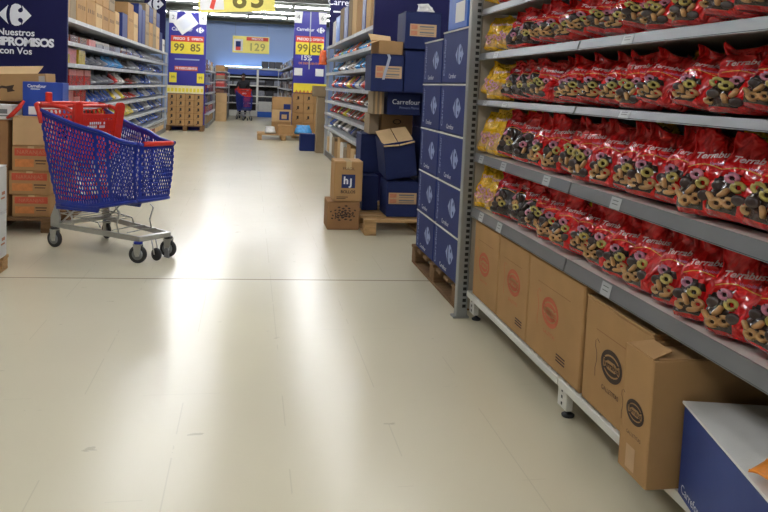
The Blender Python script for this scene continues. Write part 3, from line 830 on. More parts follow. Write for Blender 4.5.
# ------------------------------------------------------------------ generic shelving with goods
def packet_mesh(m, seed, w, h, t): return bag_mesh('packet', m, None, seed, None, h, w/2, t/2, 7, 8, .006)
def goods_box(m1, m2, sx, sy, sz):
    b = MB().m(m1).box(-sx/2, sx/2, -sy/2, sy/2, 0, sz*.62, .002)
    b.m(m2).box(-sx/2, sx/2, -sy/2, sy/2, sz*.621, sz, .002)
    return b.mesh('product_box')
GC = {}
def goods(kind, m1, m2, seed, dims):
    k = (kind, m1, m2, seed % 3, dims)
    if k not in GC:
        GC[k] = packet_mesh(m1, seed % 3+2.2, *dims) if kind == 'packet' else goods_box(m1, m2, *dims)
    return GC[k]
CN = {'pack_blue': 'blue', 'pack_sky': 'light blue', 'pack_grey': 'grey', 'pack_red': 'red', 'pack_pink': 'pink', 'pack_yellow': 'yellow', 'pack_green': 'pale green', 'pack_brown': 'brown',
      'pack_white': 'white', 'pack_lime': 'lime', 'pack_black': 'dark', 'pack_orange': 'orange', 'cardboard': 'tan', 'cardboard_pale': 'pale tan', 'cardboard_brown': 'brown', 'cardboard_taupe': 'taupe',
      'carton_navy': 'navy', 'carton_blue': 'blue', 'cardboard_white': 'white', 'carton_bright': 'bright blue'}
def shelving(name_label, xf, side, y0, y1, zs, base_z=.12, top=2.0, depth=.5, tags_=True, post=True):
    """xf: x of the shelf front; side: +1 when goods face +x (left of the aisle), -1 when they face -x"""
    r = empty('gondola_shelving', (xf-side*depth/2, (y0+y1)/2, 0), 0, name_label, 'shelving')
    def W(b, nm, p=None):
        o = b.build(nm, p or r)
        if not p: o.location = (-(xf-side*depth/2), -(y0+y1)/2, 0)
        return o
    xb = xf-side*depth; a, c = min(xf, xb), max(xf, xb)
    W(MB().m('panel_dark').box(xb-.01, xb+.01, y0, y1, 0, top), 'back_panel')
    n = max(1, round((y1-y0)/1.33))
    for i in range(n+1):
        y = y0+(y1-y0)*i/n
        W(MB().m('shelf_light').box(xb-.02+side*.02, xb+.02+side*.02, y-.02, y+.02, 0, top), 'upright')
    if post:
        W(MB().m('shelf_light').box(min(xf, xf-side*.04), max(xf, xf-side*.04), y1-.04, y1, 0, zs[0]+.02), 'corner_post')
    for z in zs:
        s = W(MB().m('shelf_light').box(a+.01, c-.01, y0, y1, z-.025, z, .002), 'shelf')
        e = MB().m('shelf_light').box(min(xf, xf+side*.012), max(xf, xf+side*.012), y0, y1, z-.04, z+.006, .002)
        if tags_:
            e.m('tag_grey')
            for i in range(int((y1-y0)/.8)):
                yy = y0+.3+i*.8+random.uniform(-.1, .1); x = xf+side*.013
                e.box(min(x, x+side*.001), max(x, x+side*.001), yy-.05, yy+.05, z-.036, z+.002)
        W(e, 'price_rail', s)
    W(MB().m('shelf_grey').box(a+.02, c, y0, y1, 0, base_z, .003), 'plinth')
    return r

LN = ['top', 'second', 'third', 'fourth', 'fifth', 'sixth', 'seventh']
UZ = {}
def fill(xf, side, y0, y1, z, zi, unit, pattern, cat='packet', hmax=.2):
    """pattern: list of (until_y, kind, mats, (w,h,t)) walked from the near end"""
    y = y0+.03; i = 0
    for (ye, kind, ms, dm) in pattern:
        while y < ye-dm[0]*.6 and y+dm[0] < y1+.02:
            m1 = random.choice(ms); m2 = random.choice(ms)
            me = goods(kind, m1, m2, random.randrange(3), dm)
            nm = 'packet' if kind == 'packet' else 'product_box'
            rot = (R(random.uniform(3, 12))*-1 if kind == 'packet' else 0, 0, (R(90) if side > 0 else R(-90))+R(random.uniform(-5, 5) if kind == 'packet' else 0))
            mr = Euler(rot).to_matrix(); zz = [(mr @ v.co).z for v in me.vertices]; lo = min(zz)
            roof = min([q for q in UZ[unit] if q > z+.01] or [z+1.])-.048
            fit = min(1, (roof-z)/(max(zz)-lo+.012))
            o = link(nm, me, None, (xf-side*(.06+dm[2 if kind == 'packet' else 1]/2+random.uniform(0, .025)), y+dm[0]/2, z+.004-lo), rot)
            o.scale = (1, 1, fit)
            cn = CN.get(m1, 'mixed')
            tag(o, '%s %s, %s from near end, %s shelf of the %s' % (cn, 'packet' if kind == 'packet' else 'box', ORD[min(i, 27)], LN[zi], unit), cat if kind == 'packet' else 'box', 'goods on the %s' % unit)
            y += dm[0]*(1.1+random.uniform(0, .05)); i += 1

# ---- left shelving
LX = -2.0
ZL = [1.885, 1.625, 1.385, 1.132, .875, .59, .33]
shelving('long grey shelving of snacks and boxes along the left', LX, 1, 8.72, 18.7, ZL, .1, 2.0)
U = 'left shelving'; UZ[U] = ZL
fill(LX, 1, 8.75, 18.6, ZL[1], 1, U, [(10.6, 'box', ['pack_red', 'pack_pink', 'pack_brown'], (.42, .3, .1)), (13.8, 'box', ['pack_grey', 'pack_white', 'pack_brown'], (.44, .3, .1)), (18.6, 'packet', ['pack_grey', 'pack_blue', 'pack_grey'], (.40, .17, .2))])
fill(LX, 1, 8.75, 18.6, ZL[2], 2, U, [(9.2, 'box', ['pack_yellow', 'pack_pink', 'pack_yellow'], (.36, .24, .2)), (10.15, 'box', ['pack_yellow', 'pack_pink'], (.36, .24, .2)), (11.7, 'packet', ['pack_grey'], (.36, .14, .22)), (12.9, 'packet', ['pack_sky'], (.3, .2, .2)), (14.0, 'packet', ['pack_black'], (.42, .14, .2)), (18.6, 'packet', ['pack_blue', 'pack_grey', 'pack_blue'], (.42, .19, .2))])
fill(LX, 1, 8.75, 18.6, ZL[3], 3, U, [(10.3, 'box', ['pack_pink', 'pack_red', 'pack_pink'], (.36, .24, .21)), (12.0, 'packet', ['pack_grey'], (.40, .14, .22)), (13.2, 'packet', ['pack_red', 'pack_white'], (.3, .21, .2)), (14.6, 'packet', ['pack_red', 'pack_brown'], (.42, .1, .2)), (18.6, 'packet', ['pack_blue', 'pack_grey', 'pack_blue'], (.42, .18, .2))])
fill(LX, 1, 8.75, 18.6, ZL[4], 4, U, [(10.1, 'box', ['pack_pink', 'pack_red'], (.3, .24, .2)), (12.3, 'packet', ['pack_blue'], (.3, .21, .2)), (13.3, 'packet', ['pack_red', 'pack_yellow', 'pack_white'], (.3, .21, .2)), (14.6, 'packet', ['pack_red'], (.42, .12, .2)), (18.6, 'packet', ['pack_blue', 'pack_blue', 'pack_grey'], (.42, .19, .2))])
fill(LX, 1, 8.75, 18.6, ZL[5], 5, U, [(11.0, 'packet', ['pack_black', 'pack_brown'], (.34, .2, .2)), (14.2, 'packet', ['pack_yellow', 'pack_green', 'pack_yellow'], (.36, .22, .2)), (18.6, 'packet', ['pack_blue', 'pack_blue', 'pack_grey'], (.42, .21, .2))])
fill(LX, 1, 8.75, 18.6, ZL[6], 6, U, [(13.5, 'packet', ['pack_black', 'pack_blue', 'pack_white'], (.4, .18, .2)), (18.6, 'packet', ['pack_blue', 'pack_blue', 'pack_grey'], (.42, .19, .2))])
rng = random.Random(5)
y = 14.6; i = 0
while y < 18.2:
    o = link('product_box', goods('box', rng.choice(['pack_pink', 'pack_red', 'cardboard_pale']), 'pack_white', 1, (.5, .3, .16)), None, (LX-.16, y+.25, .101), (0, 0, R(90)))
    tag(o, 'reddish flat box, %s in the row on the plinth of the left shelving' % ORD[i], 'box', 'boxes on the left plinth'); y += .53; i += 1
# cartons on its top shelf: (near y, width, height, material)
tops = [(8.76, .22, .62, 'cardboard_pale'), (9.0, .30, .58, 'cardboard_taupe'), (9.33, .52, .34, 'cardboard'), (9.87, .52, .34, 'cardboard'), (10.43, .44, .33, 'cardboard_pale'), (10.89, .44, .33, 'cardboard'), (11.36, .44, .33, 'cardboard'), (11.86, .34, .36, 'cardboard_pale'),
        (12.48, .5, .40, 'carton_navy'), (13.02, .58, .62, 'cardboard'), (13.64, .5, .52, 'cardboard_pale'), (14.2, .42, .72, 'carton_navy'), (14.66, .4, .66, 'carton_navy'), (15.12, .5, .46, 'cardboard_taupe'), (15.66, .55, .5, 'cardboard'), (16.25, .5, .52, 'cardboard_taupe'), (16.8, .55, .5, 'cardboard_pale'), (17.4, .5, .42, 'carton_navy'), (17.95, .45, .3, 'cardboard_white')]
def top_row(xf, side, tops, z, unit, dx=.36, prints=True):
    for i, (y, w, h, m) in enumerate(tops):
        o = carton('%s carton, %s from near end on top of the %s' % (CN[m], ORD[i], unit), (dx, w-.01, h), (xf-side*(.03+dx/2), y+w/2, z+.002), m, group='cartons on top of the '+unit, tape=None)
        if prints and m.startswith('cardboard'):
            f = '+x' if side > 0 else '-x'
            me = flat_mesh('marks', 'print_black', *[rect(.035, .05, -w*.3+w*.2*q, 0) for q in range(4)])
            put(me, o, f, (side*(dx/2+.0015), 0, h*.55), 'printed_marks')
top_row(LX, 1, tops, ZL[0], U)
up2 = [(9.33, .52, .3, 'cardboard'), (9.87, .52, .32, 'cardboard_pale'), (10.43, .44, .36, 'cardboard'), (10.89, .44, .36, 'cardboard'), (11.36, .44, .34, 'cardboard_taupe'), (15.12, .5, .36, 'cardboard_taupe'), (15.66, .55, .3, 'carton_navy'), (16.25, .5, .32, 'cardboard_taupe'), (16.8, .55, .3, 'carton_navy')]
ht = {t[0]: t[2] for t in tops}
for i, (y, w, h, m) in enumerate(up2):
    o = carton('%s carton, %s from the near end in the upper tier on the left shelving' % (CN[m], ORD[i]), (.36, w-.012, h), (LX-.21, y+w/2, ZL[0]+ht[y]+.004), m, group='upper tier of cartons on the left shelving', tape=None)
    me = flat_mesh('marks', 'print_black', *[rect(.03, .035, -w*.32+w*.16*q, 0) for q in range(5)])
    put(me, o, '+x', (.1815, 0, h*.4), 'printed_marks')

# navy end panel with the campaign text
px0, px1, py = -3.25, -1.955, 8.55
b = MB().m('navy_panel').box(px0, px1, py, py+.05, 0, 3.0, .004)
o = tag(b.build('end_panel'), 'navy end panel with white emblem and slogan on the left', 'panel')
pc = -2.478
put(logo_mesh('print_white'), o, '-y', (pc-.002, py-.002, 1.868), 'emblem', 0, .33)
lettering(o, 'Nuestros', .098, '-y', (pc+.01, py-.002, 1.682), 'print_white', off=.002)
lettering(o, 'COMPROMISOS', .118, '-y', (pc+.005, py-.002, 1.583), 'print_white', off=.0055, spacing=.90)
lettering(o, 'con Vos', .098, '-y', (pc+.01, py-.002, 1.487), 'print_white', off=.002)
MB().m('steel_grey').box(px0, px1, py-.004, py+.054, 3.0, 3.03).build('top_rail', o)
# header board with emblem at the far end of the left shelving
b = MB().m('navy_panel').box(-2.56, -2.06, 18.75, 18.79, 1.9, 3.3, .003)
o = tag(b.build('header_board'), 'navy header board with white emblem at the far end of the left shelving', 'sign')
put(logo_mesh('print_white'), o, '-y', (-2.3, 18.747, 3.05), 'emblem', 0, .38)
for xx in (-2.5, -2.12): MB().m('steel_grey').box(xx-.015, xx+.015, 18.79, 18.82, 0, 3.3).build('post', o)

# ------------------------------------------------------------------ far right shelving
DX = 1.35
ZD = [1.965, 1.735, 1.492, 1.23, 1.01, .795, .55]
shelving('grey shelving of bagged snacks behind the navy panel, right of the aisle', DX, -1, 7.95, 13.6, ZD, .1, 2.05)
U2 = 'far right shelving'; UZ[U2] = ZD
mix = [['pack_green', 'pack_brown', 'pack_orange', 'pack_sky'], ['pack_brown', 'pack_white', 'pack_sky', 'pack_brown'], ['pack_red', 'pack_blue', 'pack_yellow', 'pack_white', 'pack_red'], ['pack_red', 'pack_brown', 'pack_white', 'pack_red'], ['pack_red', 'pack_brown', 'pack_yellow', 'pack_red'], ['pack_black', 'pack_blue', 'pack_white', 'pack_blue']]
for zi in range(1, 7):
    fill(DX, -1, 8.0, 13.5, ZD[zi], zi, U2, [(13.5, 'packet', mix[zi-1], (.27, .2 if zi < 6 else .22, .17))])
tops = [(8.45, .42, .62, 'cardboard'), (8.9, .34, .60, 'cardboard_pale'), (9.28, .3, .72, 'carton_blue'), (9.62, .46, .72, 'cardboard'), (10.12, .42, .7, 'cardboard_pale'), (10.6, .36, .55, 'cardboard_taupe'), (11.0, .5, .5, 'carton_blue'), (11.55, .45, .52, 'cardboard_taupe'), (12.05, .55, .44, 'carton_bright'), (12.65, .42, .4, 'cardboard_white')]
top_row(DX, -1, tops, ZD[0], U2, .34, False)
y = 8.3; i = 0
while y < 13.2:
    m = ['cardboard_pale', 'cardboard', 'cardboard_taupe', 'cardboard_white'][i % 4]; h = .26+.05*((i*7) % 3)
    carton('%s carton, %s from near end on the plinth of the far right shelving' % (CN[m], ORD[i]), (.3, .36, h), (DX+.19, y+.18, .101), m, group='cartons on the far right plinth', tape=None); y += .4; i += 1
b = MB().m('navy_panel').box(1.38, 1.9, 13.68, 13.72, 2.0, 3.25, .003)
o = tag(b.build('header_board'), 'navy header board with lettering at the far end of the right shelving', 'sign')
lettering(o, 'Carrefour', .16, '-y', (1.66, 13.677, 2.79), 'print_white')
put(flat_mesh('bars', 'print_white', rect(.36, .03)), o, '-y', (1.62, 13.677, 2.62), 'text_line')
for xx in (1.5, 1.8): MB().m('steel_grey').box(xx-.015, xx+.015, 13.72, 13.75, 0, 3.25).build('post', o)
o = tag(link('packet', bag_mesh('hanging', 'pack_orange', None, 8.2, None, .27, .075, .06, 10, 10), None, (1.258, 13.45, 1.64)), 'round red orange packet hanging at the far end of the right shelving', 'packet')
MB().m('steel_grey').tube([(0, .01, .262), (0, .02, .30), (.0, .12, .31)], .004, 6).build('hanger', o)

# ------------------------------------------------------------------ left foreground stacks
pallet('dark pallet under the orange printed cartons near the cart', -2.45, -1.50, 6.2, 7.2, m='wood_dark', h=.118)
def fruit(z, h, x0, x1, label, y=6.25, d=.38):
    o = carton(label, (x1-x0, d, h), ((x0+x1)/2, y+d/2, z), 'cardboard', group='orange printed cartons by the cart')
    w = x1-x0; f = -d/2
    put(flat_mesh('band', 'print_red', rect(w*.86, h*.30)), o, '-y', (.0, f-.0015, h*.76), 'red_band')
    lettering(o, 'NARANJAS', h*.22, '-y', (0, f-.003, h*.75), 'print_salmon')
    put(flat_mesh('band', 'print_orange', rect(w*.5, h*.32, -w*.17, 0)), o, '-y', (0, f-.0015, h*.32), 'orange_band')
    put(flat_mesh('bars', 'print_black', rect(w*.3, h*.05, 0, h*.06), rect(w*.26, h*.04, 0, -h*.06)), o, '-y', (w*.26, f-.0015, h*.36), 'text_lines')
    return o
fruit(.119, .176, -1.83, -1.545, 'orange printed carton at the bottom of the column by the cart')
fruit(.297, .188, -1.855, -1.55, 'orange printed carton in the middle of the column by the cart')
fruit(.487, .196, -1.832, -1.552, 'orange printed carton at the top of the printed column by the cart')
fruit(.119, .176, -1.83, -1.53, 'orange printed carton in the back row at the bottom, behind the cart wheels', y=6.70)
fruit(.297, .188, -1.83, -1.52, 'orange printed carton in the back row, second up, behind the cart wheels', y=6.70)
fruit(.487, .196, -1.83, -1.53, 'orange printed carton in the back row, third up, behind the cart', y=6.70)
carton('plain tan carton on top of the orange printed column', (.265, .30, .232), (-1.70, 6.41, .685), 'cardboard_pale', group='cartons near the cart', tape=None)
for k, (z, h) in enumerate(((.119, .38), (.501, .382))):
    carton('%s brown carton of the column at the left edge' % ('lower', 'upper')[k], (.32, .4, h), (-2.025, 6.46, z), 'cardboard_brown', group='cartons near the cart')
o = carton('white carton with grey print at the left edge below the open carton', (.24, .26, .113), (-1.957, 6.40, .885), 'cardboard_white', tape=None)
put(flat_mesh('bars', 'print_grey', rect(.07, .035), rect(.1, .01, .02, -.034)), o, '-y', (.05, -.1315, .065), 'printed_marks')
carton('plain brown carton holding up the open arrow carton', (.42, .3, .318), (-1.90, 6.86, .685), 'cardboard_brown', group='cartons near the cart', tape=None)
sx, sy, sz = .52, .36, .225
b = MB().m('cardboard')
b.box(-sx/2, sx/2, -sy/2, -sy/2+.006, 0, sz); b.box(-sx/2, sx/2, sy/2-.006, sy/2, 0, sz); b.box(-sx/2, -sx/2+.006, -sy/2, sy/2, 0, sz); b.box(sx/2-.006, sx/2, -sy/2, sy/2, 0, sz); b.box(-sx/2, sx/2, -sy/2, sy/2, 0, .008)
o = tag(b.build('open_carton', None, (-1.935, 6.79, 1.02), (0, R(-3), R(2))), 'open tan carton with curled black arrow under the navy panel', 'box')
MB().m('cardboard_pale').prism([(-sx/2, -sy/2+.002, sz), (sx/2-.06, -sy/2+.002, sz), (sx/2-.035, -sy/2+.10, sz+.062), (-sx/2, -sy/2+.12, sz+.06)], (0, .004, .003)).build('top_flap', o)
b = MB().m('print_black')
P = [(-.24, .055), (-.14, .085), (-.08, .11), (-.02, .10)]
for (a, c) in zip(P, P[1:]): b.quad((a[0], -sy/2-.0015, a[1]), (c[0], -sy/2-.0015, c[1]), (c[0], -sy/2-.0015, c[1]+.02), (a[0], -sy/2-.0015, a[1]+.02))
b.ngon([(-.04, -sy/2-.0015, .075), (.02, -sy/2-.0015, .085), (.0, -sy/2-.0015, .10), (.015, -sy/2-.0015, .135), (-.045, -sy/2-.0015, .125)])
b.torus((-.13, -sy/2-.001, .18), .024, .007, 'Y', 14, 4)
b.build('arrow_print', o)
MB().m('panel_beige').box(sx/2-.055, sx/2-.008, -sy/2-.0012, -sy/2, sz-.09, sz-.02).build('grey_label', o)
b = MB().m('carton_royal').box(-.150, .150, -.10, .10, 0, .272, .004)
o = tag(b.build('blue_carton', None, (-1.625, 6.42, .918), (0, 0, R(0))), 'royal blue carton with small white lettering on the tan carton', 'box')
lettering(o, 'Carrefour', .034, '-y', (-.045, -.1015, .238), 'print_white', off=.001)
put(flat_mesh('bars', 'print_white', rect(.07, .007)), o, '-y', (-.055, -.1015, .215), 'text_line')
put(flat_mesh('label', 'paper', rect(.24, .065)), o, '-y', (.015, -.1015, .045), 'white_label')
b = MB().m('cart_red')
b.tube([(-1.868, 6.25, .90), (-1.83, 6.235, .925), (-1.775, 6.228, .985), (-1.74, 6.235, 1.04)], [.010, .017, .018, .012], 10)
tag(b.build('plastic_strap'), 'bent red plastic strap leaning beside the royal blue carton', 'strap')
# white cartons on a pallet at the left edge
pallet('pallet at the left edge under the white cartons', -2.5, -1.50, 4.06, 5.06, h=.093)
for k, (z, h) in enumerate(((.094, .288), (.384, .29))):
    o = carton('%s white carton of the stack cut by the left edge of the photo' % ('lower', 'upper')[k], (.40, .5, h), (-1.70, 4.768, z), 'cardboard_white', group='white cartons at the left edge', tape=None)
    put(flat_mesh('bars', 'print_salmon', rect(.06, .02, .18, .0), rect(.07, .012, .17, -.03)), o, '+x', (.2015, 0, .12), 'printed_marks')

# ------------------------------------------------------------------ shopping cart
def make_cart():
    r = empty('shopping_cart', (0, 0, 0))
    def ztop(x):
        P = [(-.12, 1.0), (-.02, .975), (.1, .945), (.22, .915), (.36, .89), (.5, .872), (.64, .83), (.76, .815), (.88, .81)]
        for (a, za), (b_, zb) in zip(P, P[1:]):
            if x <= b_: return za+(zb-za)*(x-a)/(b_-a)
        return .81
    def zbot(x): return .318 if x < .34 else .318+.115*(x-.34)/.50
    def hw_t(s): return .270-.12*s                # half width along the top
    def hw_b(s): return .220-.085*s
    def side(s, t, sg):
        xt = -.12+.95*s; xb = .02+.785*s
        x = xb+(xt-xb)*t; zb = zbot(xb); zt = ztop(xt)
        bulge = .012*math.sin(math.pi*t)
        return Vector((x, sg*(hw_b(s)+(hw_t(s)-hw_b(s))*t+bulge), zb+(zt-zb)*t))
    def front(s, t, sg=1):
        y = (s*2-1); x = .805+.025*t+.02*(1-y*y)
        zb, zt = .425, .81
        return Vector((x, y*(hw_b(1)+(hw_t(1)-hw_b(1))*t), zb+(zt-zb)*t))
    def rear(s, t, sg=1):
        y = (s*2-1); return Vector((.02-.14*t, y*(hw_b(0)+(hw_t(0)-hw_b(0))*t), .318+.682*t))
    def bottom(s, t, sg=1):
        y = (t*2-1); x = .02+.785*s; return Vector((x, y*hw_b(s), zbot(x)+.004))
    def lattice(name, fn, nu, nv, hole, sg=1, solid=lambda i, j: False, m='cart_blue', thick=.006):
        b = MB().m(m); bm = b.bm
        for j in range(nv):
            for i in range(nu):
                o_ = .5 if (j % 2) else 0.
                u0, u1 = max(0, (i+o_-.25)/nu), min(1, (i+o_+.75)/nu)
                if u1-u0 < .2/nu: continue
                v0, v1 = j/nv, (j+1)/nv
                q = [fn(u0, v0, sg), fn(u1, v0, sg), fn(u1, v1, sg), fn(u0, v1, sg)]
                if solid(i, j):
                    b.quad(*q); continue
                uc, vc = (u0+u1)/2, (v0+v1)/2
                du, dv = (u1-u0)/2*hole, (v1-v0)/2*hole
                h = [fn(uc-du*.7, vc-dv, sg), fn(uc+du*.7, vc-dv, sg), fn(uc+du, vc, sg), fn(uc+du*.7, vc+dv, sg), fn(uc-du*.7, vc+dv, sg), fn(uc-du, vc, sg)]
                V = [bm.verts.new(p) for p in q]; Hh = [bm.verts.new(p) for p in h]
                fs = [(V[0], V[1], Hh[1], Hh[0]), (V[1], V[2], Hh[3], Hh[2], Hh[1]), (V[2], V[3], Hh[4], Hh[3]), (V[3], V[0], Hh[0], Hh[5], Hh[4])]
                for f in fs: bm.faces.new(f).material_index = b.cur
        bmesh.ops.remove_doubles(bm, verts=bm.verts, dist=.0003)
        o = b.build(name, r)
        md = o.modifiers.new('thickness', 'SOLIDIFY'); md.thickness = thick; md.offset = 0
        return o
    def sol_side(i, j): return j < 1 or j > 16 or i < 1 or i > 30 or i in (18, 22)
    lattice('side_wall', side, 32, 18, .80, -1, sol_side); lattice('side_wall', side, 32, 18, .80, 1, sol_side)
    lattice('front_wall', front, 12, 13, .82, 1, lambda i, j: j < 1 or j > 11 or i < 1 or i > 11)
    lattice('rear_gate', rear, 16, 18, .68, 1, lambda i, j: j < 1, 'cart_red', .005)
    lattice('bottom', bottom, 26, 12, .66, 1, lambda i, j: i < 1 or i > 24)
    # rims
    b = MB().m('cart_blue')
    for sg in (-1, 1):
        b.tube([side(s/16, 1, sg)+Vector((0, sg*.004, 0)) for s in range(17)], .0135, 8)
    b.tube([front(s/8, 1) for s in range(9)], .0135, 8)
    b.build('rim', r)
    b = MB().m('cart_blue')
    for sg in (-1, 1): b.tube([side(s/12, 0, sg) for s in range(13)], .012, 8)
    b.tube([front(s/8, 0) for s in range(9)], .012, 8)
    for sg in (-1, 1):
        b.prism([(.02, sg*.224, .32), (.46, sg*.185, .345), (.44, sg*.185, .305), (.02, sg*.224, .285)], (0, -sg*.012, 0))
    b.build('bottom_rim', r)
    MB().m('cart_red').tube([front(.1+.8*s/8, 1)+Vector((.006, 0, .004)) for s in range(9)], .0175, 10).build('bumper_strip', r, ) 
    # handle
    b = MB().m('cart_red')
    b.tube([(-.165, -.25, 1.035), (-.17, -.12, 1.04), (-.17, .12, 1.04), (-.165, .25, 1.035)], .019, 10)
    for sg in (-1, 1):
        b.tube([(-.165, sg*.25, 1.035), (-.14, sg*.275, 1.03), (-.11, sg*.28, .99), (-.09, sg*.275, .90)], [.02, .023, .02, .014], 10)
    b.build('handle', r)
    b = MB().m('cart_red')
    for sg in (-1, 1): b.tube([(-.13, sg*.27, 1.025), (.0, sg*.235, 1.03), (.10, sg*.205, 1.02), (.17, sg*.195, .99)], .015, 8)
    b.tube([(-.02, -.225, 1.03), (-.02, .225, 1.03)], .013, 8)
    b.build('seat_rail', r)
    MB().m('cart_red').box(-.185, -.15, -.19, -.145, 1.03, 1.125, .01, seg=2).build('handle_lug', r)
    # child seat: two posts, lattice panel with white print, seat plate
    for sg in (-1, 1):
        b = MB().m('cart_red')
        y = sg*.165; P = []
        for q in range(9):
            a = math.pi*q/8; P.append((.185, y+sg*.012+.033*math.cos(a), 1.035+.032*math.sin(a)))
        P += [(.135, y-.03, .68), (.135, y+.03, .68)]
        b.prism(P, (.03, 0, 0)).build('seat_post', r)
    def seat(s, t, sg=1): return Vector((.145+.045*t, (s*2-1)*.15, .64+.34*t))
    lattice('seat_back', seat, 14, 14, .5, 1, lambda i, j: j > 8 and j < 12 or j > 12, 'cart_red', .006)
    sb = MB().m('print_white')
    for row in range(2):
        for q in range(9):
            if (q*5+row*3) % 7 == 0: continue
            y = -.095+q*.0165; z = .905-.026*row
            for xx in (.176+(z-.86)*.132-.006,): sb.quad((xx, y, z), (xx, y+.012, z), (xx+.002, y+.012, z+.018), (xx+.002, y, z+.018))
            xx = .176+(z-.86)*.132+.014
            sb.quad((xx, y, z), (xx, y+.012, z), (xx+.002, y+.012, z+.018), (xx+.002, y, z+.018))
    sb.build('seat_print', r)
    def plate(s, t, sg=1): return Vector((-.06+.21*s, (t*2-1)*.17, .68-.03*s))
    lattice('seat_plate', plate, 8, 10, .5, 1, lambda i, j: False, 'cart_red', .006)
    # chassis
    b = MB().m('chrome')
    for sg in (-1, 1):
        P0, P1 = Vector((-.02, sg*.215, .165)), Vector((.82, sg*.125, .165))
        n = (P1-P0).cross(Vector((0, 0, 1))).normalized()*.009
        b.prism([P0-n+Vector((0, 0, -.018)), P0+n+Vector((0, 0, -.018)), P0+n+Vector((0, 0, .018)), P0-n+Vector((0, 0, .018))], P1-P0)
    b.box(.80, .835, -.135, .135, .147, .183, .004); b.box(-.03, -.005, -.215, .215, .15, .18, .004)
    b.build('chassis', r)
    for sg in (-1, 1):
        b = MB().m('chrome')
        b.prism([(-.05, sg*.222, .15), (.045, sg*.222, .15), (.05, sg*.215, .22), (.02, sg*.215, .31), (-.01, sg*.215, .31), (-.05, sg*.222, .22)], (0, -sg*.012, 0))
        b.build('rear_bracket', r)
        MB().m('chrome').tube([(.04, sg*.2, .18), (.12, sg*.2, .235), (.2, sg*.195, .295)], .007, 8).build('strut', r)
        MB().m('chrome').tube([(.19, sg*.193, .165), (.165, sg*.195, .24), (.10, sg*.2, .30)], .006, 8).build('strut', r)
        MB().m('chrome').tube([(.62, sg*.14, .18), (.60, sg*.14, .24), (.63, sg*.145, .33), (.60, sg*.145, .352)], .005, 8).build('strut', r)
    b = MB().m('chrome')
    for sg in (-1, 1): b.tube([(-.02, sg*.17, .245), (.40, sg*.145, .225), (.42, sg*.14, .19)], .005, 6)
    for q in range(7):
        x = .0+.065*q; b.tube([(x, -.17+.003*q, .244-.003*q), (x, .17-.003*q, .244-.003*q)], .0035, 6)
    b.tube([(.55, -.14, .19), (.56, 0, .20), (.55, .14, .19)], .004, 6); b.tube([(.69, -.125, .19), (.70, 0, .20), (.69, .125, .19)], .004, 6)
    b.build('lower_rack', r)
    def caster(x, y, rad, yaw_, blue=False, drop=.0):
        f = MB().m('chrome')
        f.lathe([(.022, .148), (.022, .140), (.026, .136), (.026, .128)], 'Z', (0, 0, 0), 14)
        for sg in (-1, 1):
            f.prism([(-.03, sg*.020, .132), (.03, sg*.020, .132), (.016, sg*.020, rad-.012), (-.008, sg*.020, rad-.016), (-.018, sg*.020, rad)], (0, -sg*.004, 0))
        f.box(-.03, .03, -.02, .02, .126, .134)
        f.m('cart_blue' if blue else 'wheel_black').lathe([(.027, .149), (.03, .146), (.03, .136), (.027, .133)], 'Z', (0, 0, 0), 14)
        fo = f.build('caster', r, (x, y, 0), (0, 0, yaw_))
        w = MB().m('wheel_black').lathe([(rad*.66, -.011), (rad*.9, -.013), (rad, -.007), (rad, .007), (rad*.9, .013), (rad*.66, .011)], 'Y', (0, 0, rad), 24)
        w.m('wheel_grey').lathe([(rad*.2, -.0145), (rad*.62, -.0135), (rad*.64, 0), (rad*.62, .0135), (rad*.2, .0145)], 'Y', (0, 0, rad), 18)
        w.m('chrome').lathe([(.006, -.024), (.006, .024)], 'Y', (0, 0, rad), 8)
        w.build('wheel', fo)
    caster(0, -.22, .062, .25); caster(0, .22, .062, -.2); caster(.815, -.13, .062, .5, True); caster(.815, .13, .062, .35)
    b = MB().m('chrome')
    for yy in (-.018, .018): b.tube([(.81, yy, .16), (.83, yy, .10), (.845, yy, .045)], .005, 6)
    br = b.build('brake_arm', r)
    MB().m('wheel_black').lathe([(.022, -.013), (.042, -.011), (.045, 0), (.042, .011), (.022, .013)], 'Y', (.848, 0, .0455), 20).build('brake_wheel', br)
    MB().m('wheel_grey').prism([(.80, .115, 0), (.85, .115, 0), (.838, .115, .07), (.812, .115, .07)], (0, -.01, 0)).build('brake_shoe', r)
    return r
cart = make_cart()
cart.location = (-1.225, 5.855, 0); cart.rotation_euler = (0, 0, R(-43.5))
tag(cart, 'empty blue plastic shopping cart with red handle standing in the aisle', 'shopping cart')
cart2 = copy_tree(cart)
cart2.location = (-.23, 26.35, 0); cart2.rotation_euler = (0, 0, R(-80))
tag(cart2, 'distant blue shopping cart pushed by the person in black', 'shopping cart')

